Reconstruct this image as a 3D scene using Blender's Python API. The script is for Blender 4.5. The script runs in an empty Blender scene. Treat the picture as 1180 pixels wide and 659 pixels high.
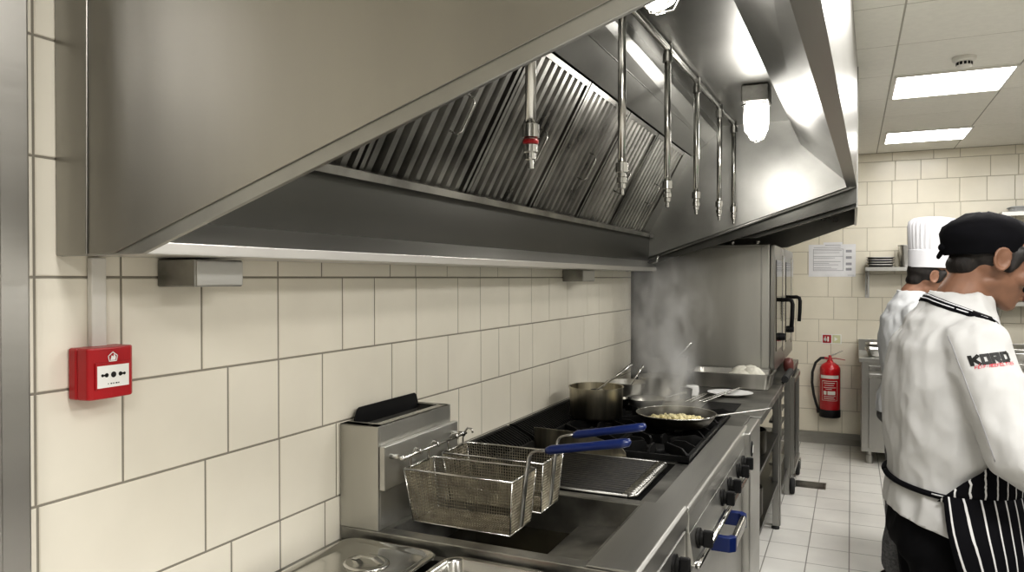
import bpy, bmesh, math, random
from mathutils import Vector as V, Matrix as M, noise as MN
from mathutils.bvhtree import BVHTree
random.seed(7)
SC = bpy.context.scene
COL = SC.collection
PI = math.pi
R = math.radians

# ------------------------------------------------------------------ materials
def newmat(name):
    m = bpy.data.materials.new(name); m.use_nodes = True
    nt = m.node_tree; nt.nodes.clear()
    out = nt.nodes.new('ShaderNodeOutputMaterial')
    return m, nt, out
def setin(n, k, v):
    if k in n.inputs: n.inputs[k].default_value = v
def c4(c): return (c[0], c[1], c[2], 1.0)
def pbr(name, col, rough=.5, metal=0., var=.06, vscale=6., bump=0., bscale=200., stretch=(1, 1, 1), rvar=.08, emit=0., spec=.5, coat=0., trans=0., bdist=.002):
    m, nt, out = newmat(name)
    p = nt.nodes.new('ShaderNodeBsdfPrincipled')
    nt.links.new(p.outputs[0], out.inputs[0])
    setin(p, 'Metallic', metal); setin(p, 'Roughness', rough); setin(p, 'Specular IOR Level', spec); setin(p, 'Coat Weight', coat)
    setin(p, 'Transmission Weight', trans)
    g = nt.nodes.new('ShaderNodeNewGeometry')
    mp = nt.nodes.new('ShaderNodeMapping'); mp.inputs['Scale'].default_value = stretch
    nt.links.new(g.outputs['Position'], mp.inputs['Vector'])
    n = nt.nodes.new('ShaderNodeTexNoise'); n.inputs['Scale'].default_value = vscale; n.inputs['Detail'].default_value = 5
    nt.links.new(mp.outputs[0], n.inputs['Vector'])
    r = nt.nodes.new('ShaderNodeValToRGB')
    r.color_ramp.elements[0].position = .3; r.color_ramp.elements[1].position = .7
    r.color_ramp.elements[0].color = c4([max(0, x*(1-var*1.6)) for x in col])
    r.color_ramp.elements[1].color = c4([min(1, x*(1+var)) for x in col])
    nt.links.new(n.outputs['Fac'], r.inputs['Fac'])
    nt.links.new(r.outputs[0], p.inputs['Base Color'])
    mr = nt.nodes.new('ShaderNodeMapRange'); mr.inputs['To Min'].default_value = max(.02, rough-rvar); mr.inputs['To Max'].default_value = min(1, rough+rvar)
    nt.links.new(n.outputs['Fac'], mr.inputs['Value']); nt.links.new(mr.outputs[0], p.inputs['Roughness'])
    if bump:
        b = nt.nodes.new('ShaderNodeTexNoise'); b.inputs['Scale'].default_value = bscale; b.inputs['Detail'].default_value = 3
        nt.links.new(mp.outputs[0], b.inputs['Vector'])
        bp = nt.nodes.new('ShaderNodeBump'); bp.inputs['Strength'].default_value = bump; bp.inputs['Distance'].default_value = bdist
        nt.links.new(b.outputs['Fac'], bp.inputs['Height']); nt.links.new(bp.outputs[0], p.inputs['Normal'])
    if emit:
        setin(p, 'Emission Color', c4(col)); setin(p, 'Emission Strength', emit)
    return m
MT = {}
STEEL = (.43, .425, .405)
MT['steel'] = pbr('steel', STEEL, .30, 1., .12, 3., .12, 60., (1, 1, .12))
MT['steel_h'] = pbr('steel_h', STEEL, .30, 1., .12, 3., .12, 60., (1, .1, 1))
MT['hood_out'] = pbr('hood_out', (.385, .375, .35), .36, 1., .16, 1.6, .06, 60., (1, 1, .15))
MT['hood_in'] = pbr('hood_in', (.42, .42, .405), .37, 1., .22, 2.2, .12, 18., (1, .5, 1), .1)
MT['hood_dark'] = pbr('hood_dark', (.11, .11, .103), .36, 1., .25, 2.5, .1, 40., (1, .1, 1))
MT['baffle'] = pbr('baffle', (.36, .355, .335), .30, 1., .35, 5., .08, 60., (1, 1, 1))
MT['gap_dark'] = pbr('gap_dark', (.010, .010, .009), .6, 0., .2, 5.)  # near-black: baffle gaps, and shade painted in beside the oven
MT['worn'] = pbr('worn', (.36, .355, .335), .36, 1., .35, 7., .15, 40., (1, 1, 1), .14)
MT['pot'] = pbr('pot', (.46, .45, .42), .33, 1., .18, 8., .1, 60., (1, 1, .1), .1)
MT['potstain'] = pbr('potstain', (.58, .54, .44), .33, 1., .45, 14., .1, 60., (1, 1, .12), .12)
MT['basket'] = pbr('basket', (.42, .39, .32), .36, 1., .3, 30.)
MT['oven'] = pbr('oven', (.50, .495, .465), .40, 1., .2, 2.5, .1, 50., (1, 1, .15), .1)
MT['rail'] = pbr('rail', (.60, .595, .57), .36, 1., .15, 4., .12, 60., (1, .1, 1))
MT['gutter'] = pbr('gutter', (.68, .67, .65), .33, 1., .12, 3., .12, 60., (1, .1, 1))
MT['chrome'] = pbr('chrome', (.60, .595, .57), .18, 1., .05)
MT['iron'] = pbr('iron', (.010, .010, .010), .5, 0., .4, 20., .2, 120., spec=.25)
MT['grill'] = pbr('grill', (.016, .014, .010), .6, 0., .5, 30., .3, 120.)
MT['blackpan'] = pbr('blackpan', (.05, .045, .033), .35, .7, .4, 15.)
MT['black'] = pbr('black', (.008, .008, .009), .55, spec=.3)
MT['rubber'] = pbr('rubber', (.02, .02, .02), .7)
MT['oil'] = pbr('oil', (.012, .010, .005), .06, 0., .3, 4., rvar=.03)
MT['blue'] = pbr('blue', (.008, .022, .115), .3, 0., .1)
MT['red'] = pbr('red', (.42, .012, .018), .35, 0., .12, 8., coat=.2)
MT['redpaint'] = pbr('redpaint', (.46, .008, .015), .25, 0., .1, coat=.5)
MT['white'] = pbr('white', (.80, .80, .78), .4)
MT['plastic_white'] = pbr('plastic_white', (.74, .72, .67), .45)
MT['paper'] = pbr('paper', (.82, .82, .84), .7, bump=.05, bscale=30)
MT['ink'] = pbr('ink', (.36, .36, .39), .8)
MT['inkblack'] = pbr('inkblack', (.01, .01, .01), .6)
MT['tile'] = pbr('tile', (.84, .80, .70), .22, 0., .035, 3., .04, 8., rvar=.06)
MT['tile_b'] = pbr('tile_b', (.80, .755, .64), .24, 0., .04, 3., .04, 8., rvar=.06)
MT['grout'] = pbr('grout', (.27, .25, .21), .8)
MT['grout_b'] = pbr('grout_b', (.47, .43, .35), .8)
MT['paint'] = pbr('paint', (.34, .33, .30), .6)
MT['cloth'] = pbr('cloth', (.53, .53, .525), .8, 0., .03, 9., .5, 9., (1, 1, .6), bdist=.02)
MT['cloth2'] = pbr('cloth2', (.51, .52, .53), .8, 0., .03, 9., .5, 9., (1, 1, .6), bdist=.02)
MT['hatwhite'] = pbr('hatwhite', (.66, .66, .69), .7, 0., .02)
MT['hatblack'] = pbr('hatblack', (.006, .006, .008), .85, 0., .2, 20., .4, 60., spec=.12)
MT['trouser'] = pbr('trouser', (.006, .006, .007), .85, spec=.1)
MT['trouser_gray'] = pbr('trouser_gray', (.14, .14, .14), .8, 0., .3, 90., .2, 50.)
MT['skin'] = pbr('skin', (.215, .112, .070), .5, 0., .12, 18., .08, 120.)
MT['skin2'] = pbr('skin2', (.24, .125, .080), .5, 0., .12, 18., .08, 120.)
MT['hair'] = pbr('hair', (.012, .009, .008), .55, 0., .3, 60., .6, 160., (1, 1, .3))
MT['lip'] = pbr('lip', (.30, .12, .09), .45)
MT['eyewhite'] = pbr('eyewhite', (.7, .68, .65), .2)
MT['food_white'] = pbr('food_white', (.80, .78, .68), .6, 0., .1, 40., .5, 60.)
MT['food_yellow'] = pbr('food_yellow', (.78, .70, .42), .5, 0., .2, 60., .4, 80.)
MT['food_brown'] = pbr('food_brown', (.25, .10, .05), .5, 0., .4, 30., .3, 80.)
MT['green'] = pbr('green', (.05, .26, .12), .5)
MT['foodgreen'] = pbr('foodgreen', (.30, .42, .08), .6, 0., .4, 40.)
MT['ceil'] = pbr('ceil', (.80, .78, .72), .75, 0., .02, 30.)
MT['ceil_joint'] = pbr('ceil_joint', (.40, .38, .33), .7)
MT['pictowhite'] = pbr('pictowhite', (.85, .85, .82), .6)
MT['glowsign'] = pbr('glowsign', (.62, .62, .40), .6)
MT['logo_red'] = pbr('logo_red', (.60, .02, .05), .7)
MT['lamp'] = pbr('lamp', (1., .98, .95), .5, emit=9.)
MT['bulb'] = pbr('bulb', (1., .97, .90), .3, emit=5.)
MT['pink'] = pbr('pink', (.12, .035, .03), .4)
MT['base_cove'] = pbr('base_cove', (.30, .29, .26), .4)

def floor_mat():
    m, nt, out = newmat('floor_tiles')
    p = nt.nodes.new('ShaderNodeBsdfPrincipled'); nt.links.new(p.outputs[0], out.inputs[0])
    g = nt.nodes.new('ShaderNodeNewGeometry'); mp = nt.nodes.new('ShaderNodeMapping')
    mp.inputs['Location'].default_value = (.225+.2165*20, -.055+.0, 0)
    nt.links.new(g.outputs['Position'], mp.inputs['Vector'])
    b = nt.nodes.new('ShaderNodeTexBrick'); b.offset = 0; b.squash = 1
    b.inputs['Scale'].default_value = 1; b.inputs['Brick Width'].default_value = .2165; b.inputs['Row Height'].default_value = .27
    b.inputs['Mortar Size'].default_value = .0035; b.inputs['Mortar Smooth'].default_value = .3
    b.inputs['Color1'].default_value = (.80, .78, .725, 1); b.inputs['Color2'].default_value = (.77, .75, .695, 1); b.inputs['Mortar'].default_value = (.17, .16, .14, 1)
    nt.links.new(mp.outputs[0], b.inputs['Vector'])
    n = nt.nodes.new('ShaderNodeTexNoise'); n.inputs['Scale'].default_value = 3; n.inputs['Detail'].default_value = 6
    nt.links.new(g.outputs['Position'], n.inputs['Vector'])
    mx = nt.nodes.new('ShaderNodeMixRGB'); mx.blend_type = 'MULTIPLY'; mx.inputs['Fac'].default_value = .45
    nt.links.new(b.outputs['Color'], mx.inputs[1]); nt.links.new(n.outputs['Fac'], mx.inputs[2])
    gm = nt.nodes.new('ShaderNodeGamma'); gm.inputs[1].default_value = .72
    nt.links.new(mx.outputs[0], gm.inputs[0]); nt.links.new(gm.outputs[0], p.inputs['Base Color'])
    setin(p, 'Roughness', .38)
    bp = nt.nodes.new('ShaderNodeBump'); bp.inputs['Strength'].default_value = .4; bp.inputs['Distance'].default_value = .002; bp.invert = True
    nt.links.new(b.outputs['Fac'], bp.inputs['Height']); nt.links.new(bp.outputs[0], p.inputs['Normal'])
    return m
def stripe_mat():
    m, nt, out = newmat('striped_cloth')
    p = nt.nodes.new('ShaderNodeBsdfPrincipled'); nt.links.new(p.outputs[0], out.inputs[0])
    uv = nt.nodes.new('ShaderNodeUVMap'); sp = nt.nodes.new('ShaderNodeSeparateXYZ'); nt.links.new(uv.outputs[0], sp.inputs[0])
    d = nt.nodes.new('ShaderNodeMath'); d.operation = 'DIVIDE'; d.inputs[1].default_value = .0275; nt.links.new(sp.outputs[0], d.inputs[0])
    f = nt.nodes.new('ShaderNodeMath'); f.operation = 'FRACT'; nt.links.new(d.outputs[0], f.inputs[0])
    l = nt.nodes.new('ShaderNodeMath'); l.operation = 'LESS_THAN'; l.inputs[1].default_value = .15; nt.links.new(f.outputs[0], l.inputs[0])
    mx = nt.nodes.new('ShaderNodeMixRGB'); mx.inputs[1].default_value = (.006, .006, .008, 1); mx.inputs[2].default_value = (.62, .62, .62, 1)
    nt.links.new(l.outputs[0], mx.inputs[0]); nt.links.new(mx.outputs[0], p.inputs['Base Color']); setin(p, 'Roughness', .85); setin(p, 'Specular IOR Level', .12)
    return m
MT['floor'] = floor_mat(); MT['stripe'] = stripe_mat()

# ------------------------------------------------------------------ mesh helpers
def link(o): COL.objects.link(o)
def finish(name, bm, mats, parent=None, smooth=None, bevel=None, seg=2):
    me = bpy.data.meshes.new(name)
    bmesh.ops.recalc_face_normals(bm, faces=bm.faces[:])
    bm.to_mesh(me); bm.free()
    if not isinstance(mats, (list, tuple)): mats = [mats]
    for k in mats: me.materials.append(MT[k] if isinstance(k, str) else k)
    o = bpy.data.objects.new(name, me); link(o)
    if parent is not None: setp(o, parent)
    if bevel:
        b = o.modifiers.new('bevel', 'BEVEL'); b.width = bevel; b.segments = seg; b.limit_method = 'ANGLE'; b.angle_limit = R(40)
    if smooth:
        for p in me.polygons: p.use_smooth = True
        if smooth is not True:
            try: me.set_sharp_from_angle(angle=R(smooth))
            except Exception: pass
    return o
ROOTM = {}
def setp(o, parent):
    o.parent = parent
    if parent.name in ROOTM: o.matrix_parent_inverse = ROOTM[parent.name].inverted()
def tag(o, label=None, cat=None, group=None, kind=None):
    if label: o['label'] = label
    if cat: o['category'] = cat
    if group: o['group'] = group
    if kind: o['kind'] = kind
    return o
def thing(name, label, cat, loc=(0, 0, 0), group=None):
    o = bpy.data.objects.new(name, None); link(o); o.location = loc; o.empty_display_size = .05
    ROOTM[o.name] = M.Translation(V(loc))
    return tag(o, label, cat, group)
def dup(root, delta, label=None):
    r = root.copy(); link(r); r.location = V(root.location)+V(delta)
    if root.name in ROOTM: ROOTM[r.name] = M.Translation(r.location)
    if label: r['label'] = label
    for ch in list(root.children):
        c = ch.copy(); link(c); c.parent = r; c.matrix_parent_inverse = ch.matrix_parent_inverse.copy()
        for g in list(ch.children):
            d = g.copy(); link(d); d.parent = c; d.matrix_parent_inverse = g.matrix_parent_inverse.copy()
    return r
def NB(): return bmesh.new()
def face(bm, pts, mi=0):
    f = bm.faces.new([bm.verts.new(V(p)) for p in pts]); f.material_index = mi; return f
def box(bm, x0, x1, y0, y1, z0, z1, mi=0, mat=None):
    vs = [V((x, y, z)) for z in (z0, z1) for y in (y0, y1) for x in (x0, x1)]
    if mat is not None: vs = [mat @ v for v in vs]
    vs = [bm.verts.new(v) for v in vs]
    for q in ((0, 2, 3, 1), (4, 5, 7, 6), (0, 1, 5, 4), (2, 6, 7, 3), (0, 4, 6, 2), (1, 3, 7, 5)):
        f = bm.faces.new([vs[i] for i in q]); f.material_index = mi
def prism(bm, pts, vec, mi=0):
    vec = V(vec)
    a = [bm.verts.new(V(p)) for p in pts]; b = [bm.verts.new(V(p)+vec) for p in pts]
    n = len(a)
    fs = [bm.faces.new(a[::-1]), bm.faces.new(b)]
    for i in range(n): fs.append(bm.faces.new([a[i], a[(i+1) % n], b[(i+1) % n], b[i]]))
    for f in fs: f.material_index = mi
def frame_of(d):
    d = d.normalized(); u = V((0, 0, 1)) if abs(d.z) < .9 else V((1, 0, 0))
    x = d.cross(u).normalized(); return x, d.cross(x).normalized()
def tube(bm, pts, r, seg=10, cap=True, mi=0, closed=False):
    pts = [V(p) for p in pts]; n = len(pts); rings = []; px = None
    for i, p in enumerate(pts):
        if closed: d = pts[(i+1) % n]-pts[i-1]
        else: d = pts[min(i+1, n-1)]-pts[max(i-1, 0)]
        d.normalize()
        if px is None: x, y = frame_of(d)
        else:
            x = (px-d*px.dot(d)).normalized(); y = d.cross(x)
        px = x; rr = r[i] if isinstance(r, (list, tuple)) else r
        rings.append([bm.verts.new(p+(x*math.cos(t)+y*math.sin(t))*rr) for t in [2*PI*k/seg for k in range(seg)]])
    m = n if closed else n-1
    for i in range(m):
        a, b = rings[i], rings[(i+1) % n]
        for k in range(seg):
            f = bm.faces.new([a[k], a[(k+1) % seg], b[(k+1) % seg], b[k]]); f.material_index = mi; f.smooth = True
    if cap and not closed:
        bm.faces.new(rings[0][::-1]).material_index = mi; bm.faces.new(rings[-1]).material_index = mi
def lathe(bm, prof, c, seg=32, axis='Z', mi=0, mat=None):
    """prof: list of (r,h) from c"""
    c = V(c); rings = []
    for r, h in prof:
        ring = []
        for k in range(seg):
            t = 2*PI*k/seg
            if axis == 'Z': p = V((r*math.cos(t), r*math.sin(t), h))
            elif axis == 'X': p = V((h, r*math.cos(t), r*math.sin(t)))
            else: p = V((r*math.cos(t), h, r*math.sin(t)))
            if mat is not None: p = mat @ p
            ring.append(bm.verts.new(c+p))
        rings.append(ring)
    for a, b in zip(rings[:-1], rings[1:]):
        for k in range(seg):
            f = bm.faces.new([a[k], a[(k+1) % seg], b[(k+1) % seg], b[k]]); f.material_index = mi; f.smooth = True
    if prof[0][0] > 1e-6: bm.faces.new(rings[0][::-1]).material_index = mi
    if prof[-1][0] > 1e-6: bm.faces.new(rings[-1]).material_index = mi
    bmesh.ops.remove_doubles(bm, verts=[v for rg in (rings[0], rings[-1]) for v in rg], dist=1e-6)
def arc(c, r, a0, a1, n, plane='XZ'):
    o = []
    for i in range(n+1):
        t = a0+(a1-a0)*i/n; u, w = r*math.cos(t), r*math.sin(t)
        o.append(V(c)+(V((u, 0, w)) if plane == 'XZ' else V((u, w, 0)) if plane == 'XY' else V((0, u, w))))
    return o
def rrect(x0, x1, y0, y1, r, z, n=5):
    p = []
    for cx, cy, a in ((x1-r, y1-r, 0), (x0+r, y1-r, PI/2), (x0+r, y0+r, PI), (x1-r, y0+r, 1.5*PI)):
        for k in range(n+1):
            t = a+PI/2*k/n; p.append(V((cx+r*math.cos(t), cy+r*math.sin(t), z)))
    return p
def loft(bm, rings, cap0=True, cap1=True, mi=0, closed=True):
    rv = [[bm.verts.new(V(p)) for p in rg] for rg in rings]
    for a, b in zip(rv[:-1], rv[1:]):
        n = len(a)
        for k in range(n if closed else n-1):
            f = bm.faces.new([a[k], a[(k+1) % n], b[(k+1) % n], b[k]]); f.material_index = mi; f.smooth = True
    if cap0: bm.faces.new(rv[0][::-1]).material_index = mi
    if cap1: bm.faces.new(rv[-1]).material_index = mi
def gn_pan(bm, x0, x1, y0, y1, zr, depth, rim=.014, mi=0, r=.03):
    rings = [rrect(x0, x1, y0, y1, r+rim, zr-.006), rrect(x0, x1, y0, y1, r+rim, zr),
             rrect(x0+rim, x1-rim, y0+rim, y1-rim, r, zr), rrect(x0+rim+.004, x1-rim-.004, y0+rim+.004, y1-rim-.004, r, zr-.006),
             rrect(x0+rim+.014, x1-rim-.014, y0+rim+.014, y1-rim-.014, r, zr-depth)]
    loft(bm, rings, False, True, mi)
    out = [rrect(x0, x1, y0, y1, r+rim, zr-.006), rrect(x0+rim-.002, x1-rim+.002, y0+rim-.002, y1-rim+.002, r, zr-.008),
           rrect(x0+rim+.012, x1-rim-.012, y0+rim+.012, y1-rim-.012, r, zr-depth-.002)]
    loft(bm, out, False, True, mi)

# ------------------------------------------------------------------ the room
WX, YB, CZ, XR, YF = -1.25, 7.65, 2.72, 2.35, -1.7
def tiles(name, rows, put, mat, grout, gap=.0022, kind='structure', jit=0):
    """rows: [(v0, v1, [u joints])]; put(u, v, h) -> point, h = height above the wall face"""
    bm = NB()
    us = [u for r in rows for u in r[2]]; u0, u1 = min(us), max(us); v0, v1 = min(r[0] for r in rows), max(r[1] for r in rows)
    face(bm, [put(u0, v0, -.0015), put(u1, v0, -.0015), put(u1, v1, -.0015), put(u0, v1, -.0015)], 1)
    for a, b, js in rows:
        for p, q in zip(js[:-1], js[1:]):
            if q-p < 2.5*gap: continue
            o = [(p+gap, a+gap), (q-gap, a+gap), (q-gap, b-gap), (p+gap, b-gap)]; e = .0016
            i = [(p+gap+e, a+gap+e), (q-gap-e, a+gap+e), (q-gap-e, b-gap-e), (p+gap+e, b-gap-e)]
            lo = [bm.verts.new(put(u, v, -.0015)) for u, v in o]; hi = [bm.verts.new(put(u, v, 0)) for u, v in i]
            bm.faces.new(hi)
            for k in range(4): bm.faces.new([lo[k], lo[(k+1) % 4], hi[(k+1) % 4], hi[k]])
    return tag(finish(name, bm, [mat, grout]), kind=kind)
def gen(u0, u1, start, w):
    js = [u0]; u = start
    while u < u1-.03:
        if u > u0+.03: js.append(u)
        u += w[len(js) % len(w)]
    return js+[u1]
JA = [.5, .727, .80, .963, 1.152, 1.383, 1.544, 1.858, 2.0, 2.2, 2.447, 2.597, 2.93, 3.276, 3.507, 3.67, 3.86]
JB = [.5, .727, .80, .963, 1.153, 1.383, 1.63, 1.778, 2.003, 2.276, 2.447, 2.699, 2.928, 3.133, 3.37, 3.668, 3.862]
JC = [.5, .727, .80, .965, 1.225, 1.384, 1.546, 1.866, 2.003, 2.205, 2.451, 2.605, 2.8, 2.942, 3.277, 3.614, 3.866]
JD = [.5, .73, .803, 1.161, 1.386, 1.602, 1.87, 2.281, 2.457, 2.713, 2.937, 3.141, 3.384, 3.677, 3.866]
JE = [.5, .73, .804, 1.233, 1.388, 1.555, 1.87, 2.2, 2.45, 2.7, 2.95, 3.2, 3.5, 3.866]
def full(j): return [YF]+[YF+.25*k for k in range(1, 8)]+j+gen(j[-1], YB, j[-1]+.25, [.25, .19])[1:]
zr = [0, .19, .39, .59, .785, .985, 1.183, 1.374, 1.571, 1.775, 1.978, 2.18, 2.38, 2.58, CZ]
jr = [JE, JD, JC, JE, JE, JD, JC, JB, JA, JC, JB, JD, JA, JC]
tiles('wall_left', [(zr[i], zr[i+1], full(jr[i])) for i in range(14)], lambda u, v, h: V((WX+h, u, v)), 'tile', 'grout')
zb = [0, .1, .315, .53, .745, .959, 1.174, 1.388, 1.603, 1.817, 2.032, 2.246, 2.46, 2.64, CZ]
rows = []
for i in range(14):
    rows.append((zb[i], zb[i+1], gen(WX, XR, WX+[.12, .22, .02, .3][i % 4], [[.206, .33, .206], [.33, .206, .412], [.206, .206, .33]][i % 3])))
tiles('wall_back', rows, lambda u, v, h: V((u, YB-h, v)), 'tile_b', 'grout_b', .0025)
bm = NB(); box(bm, XR, XR+.1, YF, YB, 0, CZ); tag(finish('wall_right', bm, 'paint'), kind='structure')
bm = NB(); box(bm, WX, XR, YF-.1, YF, 0, CZ); tag(finish('wall_front', bm, 'paint'), kind='structure')
bm = NB(); box(bm, WX-.1, XR+.1, YF-.1, YB+.1, -.1, 0); tag(finish('floor', bm, 'floor'), kind='structure')
cy = [YF]+[4.75+.605*k for k in range(-10, 5)]+[YB]
tiles('ceiling', [(a, b, [WX, -.42, .2, .82, 1.44, 2.06, XR]) for a, b in zip(cy[:-1], cy[1:])], lambda u, v, h: V((u, v, CZ-h)), 'ceil', 'ceil_joint', .004)
bm = NB(); prism(bm, [(WX, YB-.012, 0), (WX, YB-.012, .1), (WX, YB, .1), (WX, YB, 0)], (XR-WX, 0, 0))
prism(bm, [(WX, YB-.05, 0), (WX, YB-.035, .02), (WX, YB-.012, .05), (WX, YB-.012, 0)], (XR-WX, 0, 0))
tag(finish('baseboard_back', bm, 'base_cove'), kind='structure')
bm = NB(); box(bm, WX, -1.185, .50, .752, 0, CZ); box(bm, -1.185, -1.17, .56, .70, 0, CZ)
tag(finish('trim_1', bm, 'gutter', bevel=.004), kind='structure')
bm = NB(); box(bm, WX+.001, -1.232, 4.5, 5.0, .9, 2.2); tag(finish('oven_gap_shade', bm, 'gap_dark'), kind='structure')  # dark sheet added on the wall, standing in for shade beside the oven

# ceiling lights and smoke detector
def ceiling_light(x0, x1, y0, y1, label):
    t = thing('ceiling_light', label, 'ceiling light', ((x0+x1)/2, (y0+y1)/2, CZ), 'recessed panel lights in the ceiling')
    bm = NB(); w = .014
    for a in ((x0, x1, y0, y0+w), (x0, x1, y1-w, y1), (x0, x0+w, y0+w, y1-w), (x1-w, x1, y0+w, y1-w)): box(bm, *a, CZ-.012, CZ-.001)
    finish('frame', bm, 'plastic_white', t)
    bm = NB(); box(bm, x0+w, x1-w, y0+w, y1-w, CZ-.009, CZ-.002); finish('diffuser', bm, 'lamp', t)
ceiling_light(.215, .815, 4.765, 5.345, 'bright square ceiling panel light closest to the smoke detector')
ceiling_light(.235, .835, 6.575, 7.095, 'bright square ceiling panel light farther off, close to the back tiled wall')
t = thing('smoke_detector', 'small round white smoke detector on the ceiling tile', 'smoke detector', (.526, 4.51, CZ))
bm = NB(); lathe(bm, [(.055, 0), (.055, -.018), (.046, -.026)], (.526, 4.51, CZ-.0005), 28); finish('base', bm, 'plastic_white', t, 40)
bm = NB(); lathe(bm, [(.036, -.024), (.036, -.046), (.026, -.056), (0, -.056)], (.526, 4.51, CZ), 24)
finish('head', bm, 'plastic_white', t, 40)
bm = NB()
for k in range(12):
    a = 2*PI*k/12; box(bm, -.006, .006, .0345, .0375, -.043, -.028, mat=M.Translation((.526, 4.51, CZ)) @ M.Rotation(a, 4, 'Z'))
finish('slots', bm, 'black', t)

# ------------------------------------------------------------------ extraction hood
HY0, HY1 = .84, 4.37
def xf(y): return -.065+.085*(y-HY0)/(HY1-HY0)           # line of the front edge
def zs(x): return 1.607+.288*(x-WX)                       # sloping lower edge of the end panels
ZF = 1.57+.486
hood = thing('extraction_hood', 'large stainless steel extraction canopy above the cooking line with slanting end panel', 'extraction hood', (WX, 2.6, CZ))
def end_panel(y0, y1, xe, inner):
    bm = NB()
    prism(bm, [(WX+.001, y0, CZ-.001), (WX+.001, y0, zs(WX)), (xe, y0, zs(xe)), (xe, y0, CZ-.001)], (0, y1-y0, 0), 0)
    return bm
def zl(x): return 1.609+.335*(x+1.047)
def zu(x): return 1.612+.335*(x+1.105)
bm = NB(); xe = xf(HY0)
prism(bm, [(WX+.001, HY0+.004, CZ-.001), (WX+.001, HY0+.004, 1.607), (-1.047, HY0+.004, 1.609), (xe, HY0+.004, zl(xe)), (xe, HY0+.004, CZ-.001)], (0, .010, 0), 1)
prism(bm, [(WX+.001, HY0, CZ-.001), (WX+.001, HY0, 1.6075), (-1.105, HY0, 1.612), (xe, HY0, zu(xe)), (xe, HY0, CZ-.001)], (0, .0039, 0), 0)
prism(bm, [(WX+.001, HY0-.0035, CZ-.001), (WX+.001, HY0-.0035, 1.6075), (-1.172, HY0-.0035, 1.6085), (-1.160, HY0-.0035, CZ-.001)], (0, .0034, 0), 0)
finish('end_panel', bm, ['hood_out', 'hood_in'], hood, bevel=.002)
bm = NB()
xe = xf(HY1)
prism(bm, [(WX+.001, HY1, CZ-.001), (WX+.001, HY1, 1.632), (xe, HY1, ZF), (xe, HY1, CZ-.001)], (0, .02, 0), 0)
prism(bm, [(WX+.001, HY1+.021, CZ-.001), (WX+.001, HY1+.021, zs(WX)), (xe, HY1+.021, zs(xe)), (xe, HY1+.021, CZ-.001)], (0, .03, 0), 1)
a, b = V((WX+.02, HY1-.012, 1.640)), V((xe-.04, HY1-.012, ZF-.008))
tube(bm, [a, b], .009, 8, mi=0)
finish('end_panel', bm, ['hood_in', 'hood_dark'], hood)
# fascia: outer sheet, lower return flange, sloping inner sheet
bm = NB()
def strip(prof0, prof1, y0, y1, bm, mi=0, thick=0):
    for k in range(len(prof0)-1):
        a, b = prof0[k], prof0[k+1]; c, d = prof1[k], prof1[k+1]
        face(bm, [(a[0], y0, a[1]), (b[0], y0, b[1]), (d[0], y1, d[1]), (c[0], y1, c[1])], mi)
x0, x1 = xf(HY0), xf(HY1)
strip([(x0, CZ-.001), (x0, ZF), (x0-.05, ZF)], [(x1, CZ-.001), (x1, ZF), (x1-.05, ZF)], HY0+.012, HY1, bm)
finish('fascia', bm, 'steel_h', hood)
bm = NB()
strip([(x0-.05, ZF), (x0-.052, ZF+.03), (-.30, 2.30)], [(x1-.05, ZF), (x1-.052, ZF+.03), (-.26, 2.30)], HY0+.012, HY1, bm)
strip([(-.30, 2.30), (-.335, 2.439)], [(-.26, 2.30), (-.315, 2.439)], HY0+.012, HY1, bm)
finish('inner_fascia', bm, 'hood_in', hood)
bm = NB(); strip([(-.335, 2.439), (-.69, 2.439)], [(-.315, 2.439), (-.71, 2.439)], HY0+.012, HY1, bm)
finish('canopy_top', bm, 'hood_in', hood)
bm = NB()
strip([(-.69, 2.439), (-.69, 2.40)], [(-.71, 2.439), (-.71, 2.40)], HY0+.012, HY1, bm)
strip([(-.691, 2.398), (-.766, 2.345)], [(-.711, 2.398), (-.766, 2.345)], HY0+.012, HY1, bm)
strip([(-.769, 2.342), (-.85, 2.277)], [(-.769, 2.342), (-.85, 2.277)], HY0+.012, HY1, bm)
for xx, zz in ((-.691, 2.40), (-.767, 2.344)): tube(bm, [(xx, HY0+.014, zz), (xx-(.02 if zz > 2.35 else 0), HY1-.002, zz)], .0025, 6)
finish('upper_panel', bm, 'hood_in', hood)
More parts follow.
